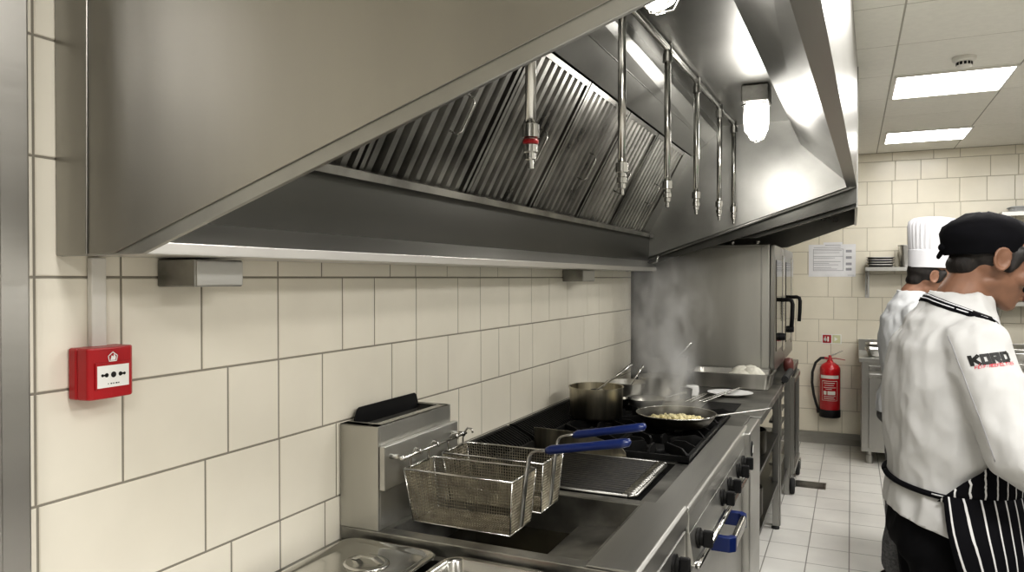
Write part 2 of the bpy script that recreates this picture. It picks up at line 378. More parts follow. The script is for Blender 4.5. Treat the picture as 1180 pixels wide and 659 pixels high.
# baffle filters along the sloping bank
FB, FT = V((-1.105, 0, 1.815)), V((-.855, 0, 2.275)); FS = (FT-FB); FL = FS.length; FS.normalize(); FN = V((FS.z, 0, -FS.x))
def fp(s, y, n): p = FB+FS*s+FN*n; return V((p.x, y, p.z))
bounds = [.93, 1.48, 2.03, 2.55, 3.07, 3.57, 4.2]
for y0, y1 in zip(bounds[:-1], bounds[1:]):
    bm = NB(); g = .006
    face(bm, [fp(0, y0, -.03), fp(0, y1, -.03), fp(FL, y1, -.03), fp(FL, y0, -.03)], 1)
    for a, b in ((y0+g, y0+g+.016), (y1-g-.016, y1-g)):
        prism(bm, [fp(.004, a, -.028), fp(.004, b, -.028), fp(.004, b, .004), fp(.004, a, .004)], FS*(FL-.008))
    for a, b in ((.004, .022), (FL-.022, FL-.004)):
        prism(bm, [fp(a, y0+g, -.028), fp(b, y0+g, -.028), fp(b, y0+g, .002), fp(a, y0+g, .002)], (0, y1-y0-2*g, 0))
    n = int(round((y1-y0-.05)/.054)); w = (y1-y0-2*g-.032)/n
    for k in range(n):
        c = y0+g+.016+w*(k+.5); h = w*.30
        prism(bm, [fp(.02, c-h, -.020), fp(.02, c-h*.70, -.001), fp(.02, c+h*.70, -.001), fp(.02, c+h, -.020), fp(.02, c+h*.8, -.020), fp(.02, c+h*.5, -.004), fp(.02, c-h*.5, -.004), fp(.02, c-h*.8, -.020)], FS*(FL-.04))
    f = finish('baffle_filter', bm, ['baffle', 'gap_dark'], hood)
    hb = NB()
    for s in (.24,):
        c = (y0+y1)/2+.05
        tube(hb, [fp(s-.055, c, -.005), fp(s-.055, c, .025), fp(s-.04, c, .035), fp(s+.04, c, .035), fp(s+.055, c, .025), fp(s+.055, c, -.005)], .003, 6)
    finish('filter_handle', hb, 'chrome', f)
bm = NB()
face(bm, [fp(0, 4.2, -.005), fp(0, HY1, -.005), fp(FL, HY1, -.005), fp(FL, 4.2, -.005)])
finish('blank_panel', bm, 'hood_in', hood); bm = NB()
face(bm, [fp(0, HY0+.012, -.005), fp(0, .93, -.005), fp(FL, .93, -.005), fp(FL, HY0+.012, -.005)])
finish('blank_panel', bm, 'hood_in', hood)
bm = NB()
prism(bm, [(-1.125, HY0+.013, 1.818), (-1.075, HY0+.013, 1.806), (-1.072, HY0+.013, 1.826), (-1.078, HY0+.013, 1.829), (-1.081, HY0+.013, 1.812), (-1.125, HY0+.013, 1.823)], (0, HY1-HY0-.014, 0))
finish('filter_ledge', bm, 'baffle', hood)
bm = NB(); strip([(-1.10, 1.818), (-1.105, 1.67)], [(-1.10, 1.818), (-1.105, 1.67)], HY0+.013, HY1-.001, bm)
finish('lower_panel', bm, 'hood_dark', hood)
bm = NB()
prism(bm, [(-1.106, HY0+.013, 1.672), (-1.061, HY0+.013, 1.632), (-1.058, HY0+.013, 1.63), (-1.058, HY0+.013, 1.609), (WX+.001, HY0+.013, 1.609), (WX+.001, HY0+.013, 1.618), (-1.066, HY0+.013, 1.618), (-1.066, HY0+.013, 1.628), (-1.109, HY0+.013, 1.665)], (0, HY1-HY0-.014, 0))
finish('grease_gutter', bm, 'gutter', hood, bevel=.0015)
bm = NB(); tube(bm, [(-1.09, 4.30, 1.66), (-1.06, 4.26, 1.655), (-1.03, 4.25, 1.66), (-1.02, 4.25, 1.70)], .006, 8); finish('drain_tap', bm, 'chrome', hood, True)

# fire suppression pipework
sp = thing('suppression_pipework', 'chrome pipe run under the canopy top with six drop nozzles', 'pipework', (-.62, 2.8, 2.41))
def PX(y): return -.634+.03*(y-2.2)/2
bm = NB(); tube(bm, [(PX(1.3), 1.3, 2.412), (PX(4.36), 4.36, 2.427)], .013, 12); finish('header_pipe', bm, 'chrome', sp)
for y, zb_ in ((1.504, 1.81), (2.18, 1.82), (2.75, 1.832), (3.27, 1.846), (3.83, 1.859), (4.28, 1.87)):
    x = PX(y); zt = 2.412+.015*(y-1.3)/3
    bm = NB(); tube(bm, [(x, y, zt), (x, y, zb_+.09)], .0125, 12); d = finish('drop_pipe', bm, 'chrome', sp)
    bm = NB(); lathe(bm, [(.014, -.052), (.019, -.05), (.019, -.02), (.014, -.018), (.017, .005), (.014, .016), (0, .016)], (x, y, zt), 14)
    finish('tee_fitting', bm, 'steel', d, 50)
    bm = NB(); lathe(bm, [(0, 0), (.007, 0), (.007, .018), (.012, .02), (.012, .034), (.016, .036), (.016, .052), (.0125, .055), (.0125, .066), (.019, .068), (.019, .096), (.0125, .1)], (x, y, zb_), 14)
    finish('nozzle', bm, 'chrome', d, 45)
    if y < 2:
        bm = NB(); lathe(bm, [(.0165, .054), (.0175, .056), (.0175, .060), (.0165, .064)], (x, y, zb_), 14); finish('red_band', bm, 'red', d)

# bulkhead lamps in the canopy
def vapour_light(x, y, label, zc=2.439):
    t = thing('bulkhead_lamp', label, 'lamp', (x, y, zc), 'glass jar lamps under the canopy')
    bm = NB(); box(bm, x-.06, x+.06, y-.06, y+.06, zc-.075, zc-.001); finish('lamp_base', bm, 'worn', t, bevel=.006)
    bm = NB(); lathe(bm, [(.052, -.07), (.054, -.10), (.056, -.15), (.052, -.195), (.036, -.225), (.016, -.238), (0, -.24)], (x, y, zc), 28); finish('glass_jar', bm, 'bulb', t, True)
    bm = NB()
    for k in range(4):
        a = PI/4+k*PI/2; u = V((math.cos(a), math.sin(a), 0))
        tube(bm, [V((x, y, zc))+u*r+V((0, 0, h)) for r, h in ((.062, -.075), (.064, -.15), (.060, -.20), (.04, -.238), (.0, -.25))], .0025, 6)
    tube(bm, [V((x+.063*math.cos(a), y+.063*math.sin(a), zc-.085)) for a in [2*PI*k/20 for k in range(20)]], .003, 6, closed=True)
    finish('guard', bm, 'chrome', t)
    l = bpy.data.lights.new('bulb_light', 'POINT'); l.energy = 4; l.color = (1, .96, .9); l.shadow_soft_size = .06
    o = bpy.data.objects.new('bulb_light', l); link(o); o.location = (x, y, zc-.32)
vapour_light(-.40, 3.54, 'glowing glass jar lamp under the canopy near its far end panel')
vapour_light(-.415, 1.73, 'glass jar lamp in the canopy mostly cut off by the top of the photo')

# second canopy over the ovens
h2 = thing('extraction_hood', 'smaller stainless canopy above the combi ovens behind the main canopy', 'extraction hood', (WX, 5.2, CZ))
def z2(x): return 1.955+.37*(x-.02) if x > -1 else 1.955+.37*(-1.02)
Y2, Y3 = 4.47, 6.0
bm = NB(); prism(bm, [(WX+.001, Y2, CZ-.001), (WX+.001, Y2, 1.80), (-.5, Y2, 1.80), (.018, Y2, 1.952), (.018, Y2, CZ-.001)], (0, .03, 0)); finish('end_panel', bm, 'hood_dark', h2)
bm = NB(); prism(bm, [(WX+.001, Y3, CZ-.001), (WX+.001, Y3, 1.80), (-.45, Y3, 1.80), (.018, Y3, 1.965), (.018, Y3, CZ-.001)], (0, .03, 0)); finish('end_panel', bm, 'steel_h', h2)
bm = NB(); box(bm, .012, .026, Y2, Y3+.03, 1.955, CZ-.001); finish('fascia', bm, 'steel_h', h2)
bm = NB(); box(bm, WX+.001, .018, Y2+.03, Y3, 2.3, 2.31); finish('canopy_top', bm, 'hood_dark', h2)

# small things on the left wall
def wall_box(y0, y1, label):
    bm = NB(); box(bm, WX+.001, -1.148, y0, y1, 1.552, 1.606); t = thing('junction_box', label, 'box', (WX, (y0+y1)/2, 1.58), 'steel boxes under the canopy gutter')
    finish('casing', bm, 'worn', t, bevel=.003)
    bm = NB(); box(bm, -1.149, -1.144, y0+.003, y1-.003, 1.555, 1.603); finish('cover', bm, 'rail', t, bevel=.0015)
wall_box(1.041, 1.165, 'steel box under the canopy gutter near the fire call point')
wall_box(3.30, 3.47, 'steel box under the canopy gutter at the far end by the steam')
bm = NB(); box(bm, WX+.001, WX+.014, .893, .922, 1.4445, 1.606)
tag(finish('cable_trunking', bm, 'plastic_white', bevel=.002), 'thin white cable trunking running down to the red call point', 'trunking')
# fire call point: front face at X=-1.2
cp = thing('fire_call_point', 'red wall mounted break glass fire alarm call point', 'fire alarm', (WX, .904, 1.40))
bm = NB(); prism(bm, [(WX+.001, .856, 1.356), (WX+.001, .951, 1.356), (WX+.001, .951, 1.447), (WX+.001, .856, 1.447)], (.022, 0, 0)); finish('back_box', bm, 'red', cp, bevel=.004)
bm = NB(); prism(bm, [(WX+.023, .857, 1.356), (-1.203, .860, 1.356), (-1.199, .868, 1.356), (-1.197, .904, 1.356), (-1.199, .942, 1.356), (-1.205, .950, 1.356), (WX+.023, .950, 1.356)], (0, 0, .091)); finish('cover', bm, 'red', cp, bevel=.003)
bm = NB(); box(bm, -1.1985, -1.1962, .870, .939, 1.374, 1.417); box(bm, -1.1985, -1.1958, .870, .939, 1.417, 1.420); finish('bezel', bm, 'red', cp)
bm = NB(); box(bm, -1.1965, -1.1953, .873, .935, 1.376, 1.415); pl = finish('break_glass', bm, 'pictowhite', cp)
bm = NB()
def disc(bm, y, z, r, x=-1.1949, n=18): face(bm, [(x, y+r*math.cos(2*PI*k/n), z+r*math.sin(2*PI*k/n)) for k in range(n)])
disc(bm, .904, 1.398, .0052)
for s in (-1, 1):
    box(bm, -1.1952, -1.1949, min(.904+s*.013, .904+s*.022), max(.904+s*.013, .904+s*.022), 1.3965, 1.3995); disc(bm, .904+s*.0135, 1.398, .0038); disc(bm, .904+s*.0215, 1.398, .0026)
for k, w in enumerate((.002, .004, .003, .005, .003)): box(bm, -1.1952, -1.1949, .893+k*.005, .893+k*.005+w*.7, 1.3815, 1.3835)
finish('arrow_marks', bm, 'inkblack', pl)
bm = NB(); X_ = -1.1966
def lin(bm, pts, w, x):
    for (y0, z0), (y1, z1) in zip(pts[:-1], pts[1:]):
        d = V((0, y1-y0, z1-z0)).normalized(); n = V((0, -d.z, d.y))*w/2
        a, b = V((x, y0, z0))-d*w*.3, V((x, y1, z1))+d*w*.3
        face(bm, [a+n, b+n, b-n, a-n])
lin(bm, [(.897, 1.422), (.895, 1.431), (.904, 1.438), (.913, 1.431), (.911, 1.422), (.897, 1.422)], .0018, X_)
face(bm, [(X_, .899, 1.4235), (X_, .909, 1.4235), (X_, .910, 1.429), (X_, .906, 1.435), (X_, .905, 1.430), (X_, .9015, 1.432)])
finish('house_flame_emblem', bm, 'pictowhite', cp)

# ------------------------------------------------------------------ fryer
fy = thing('deep_fryer', 'stainless steel deep fat fryer with open oil tank and upright flue box against the wall', 'fryer', (-.85, 1.88, 0))
FX = -.444
bm = NB()
wx0, wx1, wy0, wy1, top = -1.105, -.565, 1.655, 2.125, .905
box(bm, WX+.005, FX, 1.612, wy0, .12, top); box(bm, WX+.005, FX, wy1, 2.148, .12, top)
box(bm, WX+.005, wx0, wy0, wy1, .12, top); box(bm, wx1, FX, wy0, wy1, .12, top)
box(bm, wx0, wx1, wy0, wy1, .12, .70)
finish('cabinet', bm, 'worn', fy, bevel=.003)
bm = NB(); prism(bm, [(wx1+.012, 1.613, top+.001), (FX+.006, 1.613, top+.001), (FX+.01, 1.613, top-.004), (FX+.01, 1.613, top-.05), (FX+.016, 1.613, top-.05), (FX+.016, 1.613, top), (FX+.008, 1.613, top+.008), (wx1+.012, 1.613, top+.006)], (0, .534, 0))
finish('front_rail', bm, 'rail', fy, bevel=.002)
bm = NB(); box(bm, wx0+.001, -.755, wy0+.001, wy1-.001, .70, .79); finish('oil', bm, 'oil', fy)
bm = NB(); prism(bm, [(-.755, wy0+.001, .72), (-.755, wy0+.001, .815), (wx1-.001, wy0+.001, .845), (wx1-.001, wy0+.001, .72)], (0, wy1-wy0-.002, 0)); finish('drain_shelf', bm, 'worn', fy, bevel=.003)
# flue riser: hollow box with a slanting black mouth
bm = NB(); ry0, ry1, rx, rz = 1.613, 1.998, -1.125, 1.18
box(bm, WX+.003, rx, ry0, ry0+.01, top, rz); box(bm, WX+.003, rx, ry1-.01, ry1, top, rz)
box(bm, WX+.003, WX+.012, ry0+.01, ry1-.01, top, rz); box(bm, rx-.01, rx, ry0+.01, ry1-.01, top, rz)
box(bm, WX+.003, WX+.09, ry0, ry0+.04, rz-.004, rz); box(bm, rx-.035, rx, ry0, ry1, rz-.003, rz); box(bm, WX+.003, rx, ry1-.018, ry1, rz-.003, rz); box(bm, WX+.003, rx, ry0, ry0+.03, rz-.003, rz)
finish('flue_riser', bm, 'oven', fy, bevel=.0015)
bm = NB(); box(bm, WX+.013, rx-.011, ry0+.011, ry1-.011, rz-.07, rz-.065); finish('flue_throat', bm, 'black', fy)
bm = NB(); prism(bm, [(-1.236, 1.655, 1.165), (-1.236, 1.66, 1.185), (-1.236, 1.672, 1.208), (-1.236, 1.682, 1.213), (-1.236, 1.965, 1.213), (-1.236, 1.974, 1.207), (-1.236, 1.985, 1.18), (-1.236, 1.985, 1.165)], (.003, 0, 0)); finish('flue_flap', bm, 'black', fy)
bm = NB(); box(bm, rx+.001, -1.107, 1.617, 2.012, 1.012, 1.128); hp = finish('hanger_plate', bm, 'rail', fy, bevel=.002)
bm = NB(); tube(bm, [(-1.066, 1.632, 1.098), (-1.066, 1.99, 1.098)], .004, 8)
for y in (1.645, 1.975): tube(bm, [(-1.107, y, 1.098), (-1.063, y, 1.098)], .007, 10); 
finish('hanger_rail', bm, 'chrome', hp)
bm = NB(); prism(bm, [(FX-.001, 1.62, .845), (FX+.012, 1.62, .84), (FX+.012, 1.62, .76), (FX-.001, 1.62, .76)], (0, .52, 0)); finish('control_panel', bm, 'rail', fy)
def knob(y, z, x, par, label=None):
    bm = NB(); lathe(bm, [(.030, 0), (.030, .008), (.022, .01), (.022, .018)], (x, y, z), 22, 'X')
    k = finish('knob', bm, 'iron', par, 40)
    bm = NB(); box(bm, x+.016, x+.045, y-.009, y+.009, z-.025, z+.025); finish('knob_grip', bm, 'black', k, bevel=.004)
knob(1.98, .80, FX+.012, fy)
bm = NB(); box(bm, FX, FX+.012, 1.63, 2.13, .16, .745); d = finish('door', bm, 'steel', fy, bevel=.003)
bm = NB()
for x in (WX+.06, FX-.05):
    for y in (1.66, 2.10): lathe(bm, [(.02, 0), (.02, .12)], (x, y, 0), 14)
bm.free()
for x in (WX+.06, FX-.05):
    for y in (1.66, 2.10):
        bm = NB(); lathe(bm, [(.022, 0), (.022, .02), (.016, .025), (.016, .12)], (x, y, 0), 14); finish('leg', bm, 'steel', fy, 40)

# fry baskets
def fry_basket(y0, y1, label, hx):
    t = thing('fry_basket', label, 'fry basket', (-.94, (y0+y1)/2, .91), 'wire baskets hanging on the fryer')
    x0, x1, zt, zb_, tp = -1.095, -.775, 1.055, .915, .018
    def P(u, v, h):   # u,v in 0..1 plan, h 0 bottom..1 top
        e = tp*(1-h); a0, a1 = x0+e*1.3, x1-e*.6; b0, b1 = y0+e*.6, y1-e*.6
        return V((a0+(a1-a0)*u, b0+(b1-b0)*v, zb_+(zt-zb_)*h))
    bm = NB(); s = .0080
    nx, ny, nz = int((x1-x0)/s), int((y1-y0)/s), int((zt-zb_)/s)
    per = [(i/nx, 0) for i in range(nx)]+[(1, j/ny) for j in range(ny)]+[(1-i/nx, 1) for i in range(nx)]+[(0, 1-j/ny) for j in range(ny)]
    rings = [[bm.verts.new(P(u, v, k/nz)) for u, v in per] for k in range(nz+1)]
    n = len(per)
    for a, b in zip(rings[:-1], rings[1:]):
        for k in range(n): bm.faces.new([a[k], a[(k+1) % n], b[(k+1) % n], b[k]])
    g = [[bm.verts.new(P(i/nx, j/ny, 0)) for j in range(ny+1)] for i in range(nx+1)]
    for i in range(nx):
        for j in range(ny): bm.faces.new([g[i][j], g[i+1][j], g[i+1][j+1], g[i][j+1]])
    o = finish('wire_mesh', bm, 'basket', t)
    w = o.modifiers.new('wire', 'WIREFRAME'); w.thickness = .0029; w.use_even_offset = False; w.use_replace = True
    bm = NB()
    for h, r in ((1, .0032), (0, .0026)):
        pts = [P(u, v, h) for u, v in ((0, 0), (.5, 0), (1, 0), (1, .5), (1, 1), (.5, 1), (0, 1), (0, .5))]; tube(bm, pts, r, 8, closed=True)
    for u, v in ((0, 0), (1, 0), (1, 1), (0, 1)): tube(bm, [P(u, v, 0), P(u, v, 1)], .002, 6)
    finish('rim', bm, 'chrome', t)
    bm = NB(); yc = (y0+y1)/2
    for s_ in (-.047, .047):
        y = yc+s_
        tube(bm, [(x0+.002, y, zt-.03), (x0+.002, y, zt+.018), (x0+.006, y, zt+.036), (x0+.018, y, zt+.052), (x0+.032, y, zt+.05), (x0+.036, y, zt+.038)], .0032, 8)
    tube(bm, [(x0+.002, yc-.047, zt), (x0+.002, yc+.047, zt)], .0032, 8)
    finish('hook', bm, 'chrome', t)
    bm = NB()
    sec = [(x1-.020, zb_-.003), (x1-.010, zb_+.005), (x1+.004, zt-.01), (x1+.014, zt+.05), (x1+.022, zt+.062), (x1+.04, zt+.068), (hx-.20, zt+.075)]
    rings = []
    for i, (x, z) in enumerate(sec):
        wd = .011 if i < 4 else .012
        a, b = sec[max(i-1, 0)], sec[min(i+1, len(sec)-1)]; d = V((b[0]-a[0], 0, b[1]-a[1])).normalized(); nn = V((-d.z, 0, d.x))*.002
        c = V((x, yc, z)); rings.append([c+V((0, -wd, 0))+nn, c+V((0, wd, 0))+nn, c+V((0, wd, 0))-nn, c+V((0, -wd, 0))-nn])
    loft(bm, rings)
    hd = finish('handle', bm, 'steel', t)
    bm = NB(); A, B = V((x1+.06, yc, zt+.071)), V((hx, yc, zt+.112))
    rings = []
    for f, rr in ((0, .003), (.01, .010), (.06, .014), (.5, .0125), (.9, .014), (.98, .0115), (1, .003)):
        c = A.lerp(B, f); rings.append([c+V((0, rr*1.25*math.cos(q), rr*.85*math.sin(q))) for q in [2*PI*k/14 for k in range(14)]])
    loft(bm, rings); finish('grip', bm, 'blue', hd, True)
fry_basket(1.69, 1.845, 'blue handled wire fry basket closer to the lidded food pan', -.49)
fry_basket(1.895, 2.05, 'blue handled wire fry basket farther along, next to the chargrill', -.505)

# ------------------------------------------------------------------ range with chargrill
rg = thing('cooking_range', 'heavy duty black and steel gas range with open burners, chargrill and control knobs', 'range', (-.85, 2.95, 0))
RY0, RY1 = 2.152, 3.745
bm = NB(); box(bm, WX+.005, -.446, RY0, RY1, .13, .845); finish('body', bm, 'worn', rg, bevel=.003)
bm = NB()
box(bm, WX+.005, -1.155, RY0, RY1, .846, .90); box(bm, -.575, -.446, RY0, 2.70, .846, .90); box(bm, -.53, -.446, 2.70, RY1, .846, .90)
box(bm, -1.155, -.575, RY0, 2.185, .846, .90); box(bm, -1.155, -.53, 2.672, 2.70, .846, .90); box(bm, -1.155, -.53, 3.715, RY1, .846, .90)
finish('hob_frame', bm, 'worn', rg, bevel=.002)
bm = NB(); prism(bm, [(-.53, RY0, .901), (-.446, RY0, .901), (-.428, RY0, .896), (-.424, RY0, .885), (-.424, RY0, .83), (-.436, RY0, .83), (-.436, RY0, .88), (-.44, RY0, .89), (-.53, RY0, .896)], (0, 3.46-RY0, 0))
prism(bm, [(-.445, RY0, .893), (-.430, RY0, .893), (-.424, RY0, .902), (-.430, RY0, .909), (-.442, RY0, .909)], (0, 3.46-RY0, 0))
finish('front_rail', bm, 'rail', rg, bevel=.002)
bm = NB(); prism(bm, [(-.446, RY0+.005, .829), (-.424, RY0+.005, .829), (-.412, RY0+.005, .74), (-.446, RY0+.005, .74)], (0, 3.35-RY0, 0)); finish('control_panel', bm, 'rail', rg, bevel=.001)
for y in (2.25, 2.70, 2.87, 3.10, 3.24): knob(y, .79, -.418, rg)
bm = NB(); tube(bm, [(-.405, RY0+.03, .728), (-.40, 3.3, .728)], .008, 10)
for y in (RY0+.05, 3.26): tube(bm, [(-.45, y, .728), (-.398, y, .728)], .009, 8)
finish('towel_rail', bm, 'chrome', rg, True)
bm = NB(); box(bm, -.446, -.432, RY0+.01, 3.335, .20, .70); d = finish('oven_door', bm, 'steel', rg, bevel=.004)
bm = NB(); box(bm, -.372, -.352, 2.585, 2.855, .648, .692); hh = finish('door_handle', bm, 'chrome', d, bevel=.006)
bm = NB()
prism(bm, [(-.432, 2.560, .645), (-.37, 2.560, .645), (-.352, 2.578, .645), (-.352, 2.600, .645), (-.372, 2.600, .645), (-.38, 2.588, .645), (-.432, 2.588, .645)], (0, 0, .05))
finish('handle_bracket', bm, 'blue', hh, bevel=.003)
bm = NB()
prism(bm, [(-.432, 2.880, .645), (-.37, 2.880, .645), (-.352, 2.862, .645), (-.352, 2.840, .645), (-.372, 2.840, .645), (-.38, 2.852, .645), (-.432, 2.852, .645)], (0, 0, .05))
finish('handle_bracket', bm, 'blue', hh, bevel=.003)
bm = NB(); box(bm, -.446, -.40, 3.36, RY1-.005, .10, .893); pn = finish('end_column', bm, 'rail', rg, bevel=.006)
bm = NB()
rings = [[V((-.399+dx, 3.41+r*math.cos(q)*.028, .815+r*math.sin(q)*.034)) for q in [2*PI*k/24 for k in range(24)]] for dx, r in ((-.001, 1), (.002, 1), (.004, .8))]
loft(bm, rings); bd = finish('badge', bm, 'black', pn)
bm = NB(); prism(bm, [(-.3945, 3.395, .80), (-.3945, 3.41, .80), (-.3945, 3.428, .83), (-.3945, 3.413, .83)], (.001, 0, 0)); finish('badge_mark', bm, 'pictowhite', bd)
for x in (WX+.06, -.50):
    for y in (RY0+.06, RY1-.06):
        bm = NB(); lathe(bm, [(.024, 0), (.024, .02), (.018, .025), (.018, .13)], (x, y, 0), 14); finish('leg', bm, 'steel', rg, 40)
# rear vents: two slotted black covers
for a, b in ((2.16, 2.66), (2.69, 3.735)):
    bm = NB()
    prism(bm, [(WX+.006, a, .90), (WX+.006, a, .985), (WX+.022, a, .985), (WX+.022, a, .90)], (0, b-a, 0)); prism(bm, [(-1.135, a, .90), (-1.135, a, .935), (-1.125, a, .935), (-1.118, a, .90)], (0, b-a, 0))
    n = int((b-a)/.021)
    for k in range(n+1):
        y = a+(b-a-.008)*k/n
        prism(bm, [(WX+.02, y, .983), (WX+.03, y, .985), (-1.14, y, .945), (-1.13, y, .93), (-1.14, y, .925), (WX+.02, y, .965)], (0, .008, 0))
    finish('rear_vent', bm, 'iron', rg)
bm = NB(); box(bm, WX+.024, -1.137, 2.165, 3.73, .9005, .906); finish('vent_floor', bm, 'black', rg)
# chargrill
bm = NB(); box(bm, -1.153, -.577, 2.187, 2.670, .8465, .86); finish('grill_tray', bm, 'black', rg)
bm = NB()
gx0, gx1, gy0, gy1 = -1.14, -.60, 2.20, 2.655
for k in range(19):
    y = gy0+.012+(gy1-gy0-.024)*k/18; tube(bm, [(gx0, y, .905), (gx1-.012, y, .901)], .0056, 6)
finish('grill_rack', bm, 'grill', rg)
bm = NB(); tube(bm, [(gx1-.02, gy0, .902)]+[(gx1, gy0+.02, .902), (gx1, gy1-.03, .902), (gx1-.03, gy1, .902)], .006, 8); tube(bm, [(gx0, gy0, .904), (gx1-.02, gy0, .902)], .006, 8); tube(bm, [(gx0, gy1, .904), (gx1-.03, gy1, .902)], .005, 8)
for k in range(19):
    y = gy0+.012+(gy1-gy0-.024)*k/18; tube(bm, [(gx1-.04, y, .902), (gx1-.002, y, .902)], .006, 6)
for x in (gx0+.02, gx1-.08): tube(bm, [(x, gy0, .893), (x, gy1, .893)], .006, 6)
finish('rack_frame', bm, 'worn', rg)
bm = NB(); prism(bm, [(-1.13, 2.674, .90), (-1.13, 2.674, .985), (-.93, 2.674, .98), (-.83, 2.674, .955), (-.775, 2.674, .935), (-.762, 2.674, .92), (-.76, 2.674, .90)], (0, .004, 0)); finish('splash_guard', bm, 'potstain', rg)
# burners: black well, two by two cast iron grates
bm = NB(); box(bm, -1.153, -.532, 2.702, 3.713, .8465, .87); finish('burner_well', bm, 'black', rg)
def grate(x0, x1, y0, y1):
    bm = NB(); z0, z1 = .90, .93; w = .008; cx, cy = (x0+x1)/2, (y0+y1)/2
    box(bm, x0, x1, y0, y0+.014, z0-.012, z1-.012); box(bm, x0, x1, y1-.014, y1, z0-.012, z1-.012); box(bm, x0, x0+.014, y0+.014, y1-.014, z0-.012, z1-.012); box(bm, x1-.014, x1, y0+.014, y1-.014, z0-.012, z1-.012)
    for ex, ey in ((x0, y0), (x1, y0), (x1, y1), (x0, y1), (cx, y0), (cx, y1), (x0, cy), (x1, cy)):
        d = V((cx-ex, cy-ey, 0)); L = d.length; d.normalize(); n = V((-d.y, d.x, 0))*w/2
        a = V((ex, ey, 0))+d*.008; b = V((cx, cy, 0))-d*.055
        prof = [(0, z0-.01), (0, z1-.008), (.04, z1+.010), (L-.075, z1+.010), (L-.063, z1+.002), (L-.063, z0+.004)]
        prism(bm, [a-n+d*s+V((0, 0, z)) for s, z in prof], n*2)
    g = finish('pan_grate', bm, 'iron', rg)
    bm = NB(); lathe(bm, [(.075, 0), (.075, .012), (.06, .02), (.05, .022), (.05, .034), (.046, .040), (0, .042)], (cx, cy, .8705), 26); finish('burner', bm, 'iron', rg, 50)
for y0, y1 in ((2.71, 3.04), (3.045, 3.37), (3.375, 3.708)):
    for x0, x1 in ((-1.15, -.845), (-.842, -.535)): grate(x0, x1, y0, y1)

# ------------------------------------------------------------------ plate-top bench next along
st = thing('plate_bench', 'steel bench with solid black edged top and open shelves between range and ovens', 'bench', (-.85, 4.15, 0))
SY0, SY1 = 3.75, 4.93
bm = NB(); box(bm, WX+.03, -.392, SY0, SY1, .862, .90); finish('bench_top', bm, 'worn', st, bevel=.004)
bm = NB(); box(bm, -.70, -.53, 3.80, 4.06, .9003, .906); finish('hot_plate', bm, 'iron', st, bevel=.002)
for x in (WX+.06, -.43):
    for y in (SY0+.03, SY1-.03):
        bm = NB(); box(bm, x-.018, x+.018, y-.018, y+.018, .02, .862); l = finish('leg', bm, 'steel', st, bevel=.003)
        bm = NB(); lathe(bm, [(.024, 0), (.024, .012), (.012, .02)], (x, y, 0), 12); finish('foot', bm, 'rubber', l)
for z in (.28, .58):
    bm = NB(); box(bm, WX+.045, -.415, SY0+.012, SY1-.012, z, z+.02); finish('shelf', bm, 'hood_dark', st)
bm = NB(); box(bm, WX+.04, WX+.045, SY0, SY1, .1, .86); finish('back_panel', bm, 'black', st)
# things stored under the bench
for k, (y, z, h, lab) in enumerate(((3.95, .60, .10, 'dark pan stored on the upper shelf under the bench'), (4.30, .60, .13, 'taller dark pot stored on the upper shelf under the bench'), (4.12, .30, .16, 'dark pot stored on the lower shelf under the bench'))):
    bm = NB(); r = .12; lathe(bm, [(r*.95, .001), (r, .02), (r, h), (r-.006, h), (r-.008, .02), (0, .012)], (-.545, y, z), 26)
    tag(finish('cooking_pot', bm, 'blackpan', smooth=40), lab, 'pot')

# ------------------------------------------------------------------ oven stand and combi ovens
sd = thing('oven_stand', 'open steel stand with dark runners under the combi ovens', 'stand', (-.8, 5.5, 0))
bm = NB(); box(bm, WX+.01, -.40, 4.94, 6.52, .86, .90); finish('stand_top', bm, 'worn', sd, bevel=.004)
for x in (WX+.06, -.425):
    for y in (4.97, 5.72, 6.49):
        bm = NB(); box(bm, x-.02, x+.02, y-.02, y+.02, 0, .86); finish('leg', bm, 'steel', sd, bevel=.003)
bm = NB(); box(bm, WX+.04, -.42, 4.98, 6.47, .16, .19); finish('shelf', bm, 'hood_dark', sd)
for k in range(6):
    bm = NB(); box(bm, -.48, -.44, 5.0, 5.69, .28+k*.09, .295+k*.09); finish('tray_runner', bm, 'worn', sd)
bm = NB(); box(bm, WX+.035, WX+.04, 4.95, 6.5, .1, .86); finish('back_panel', bm, 'black', sd)
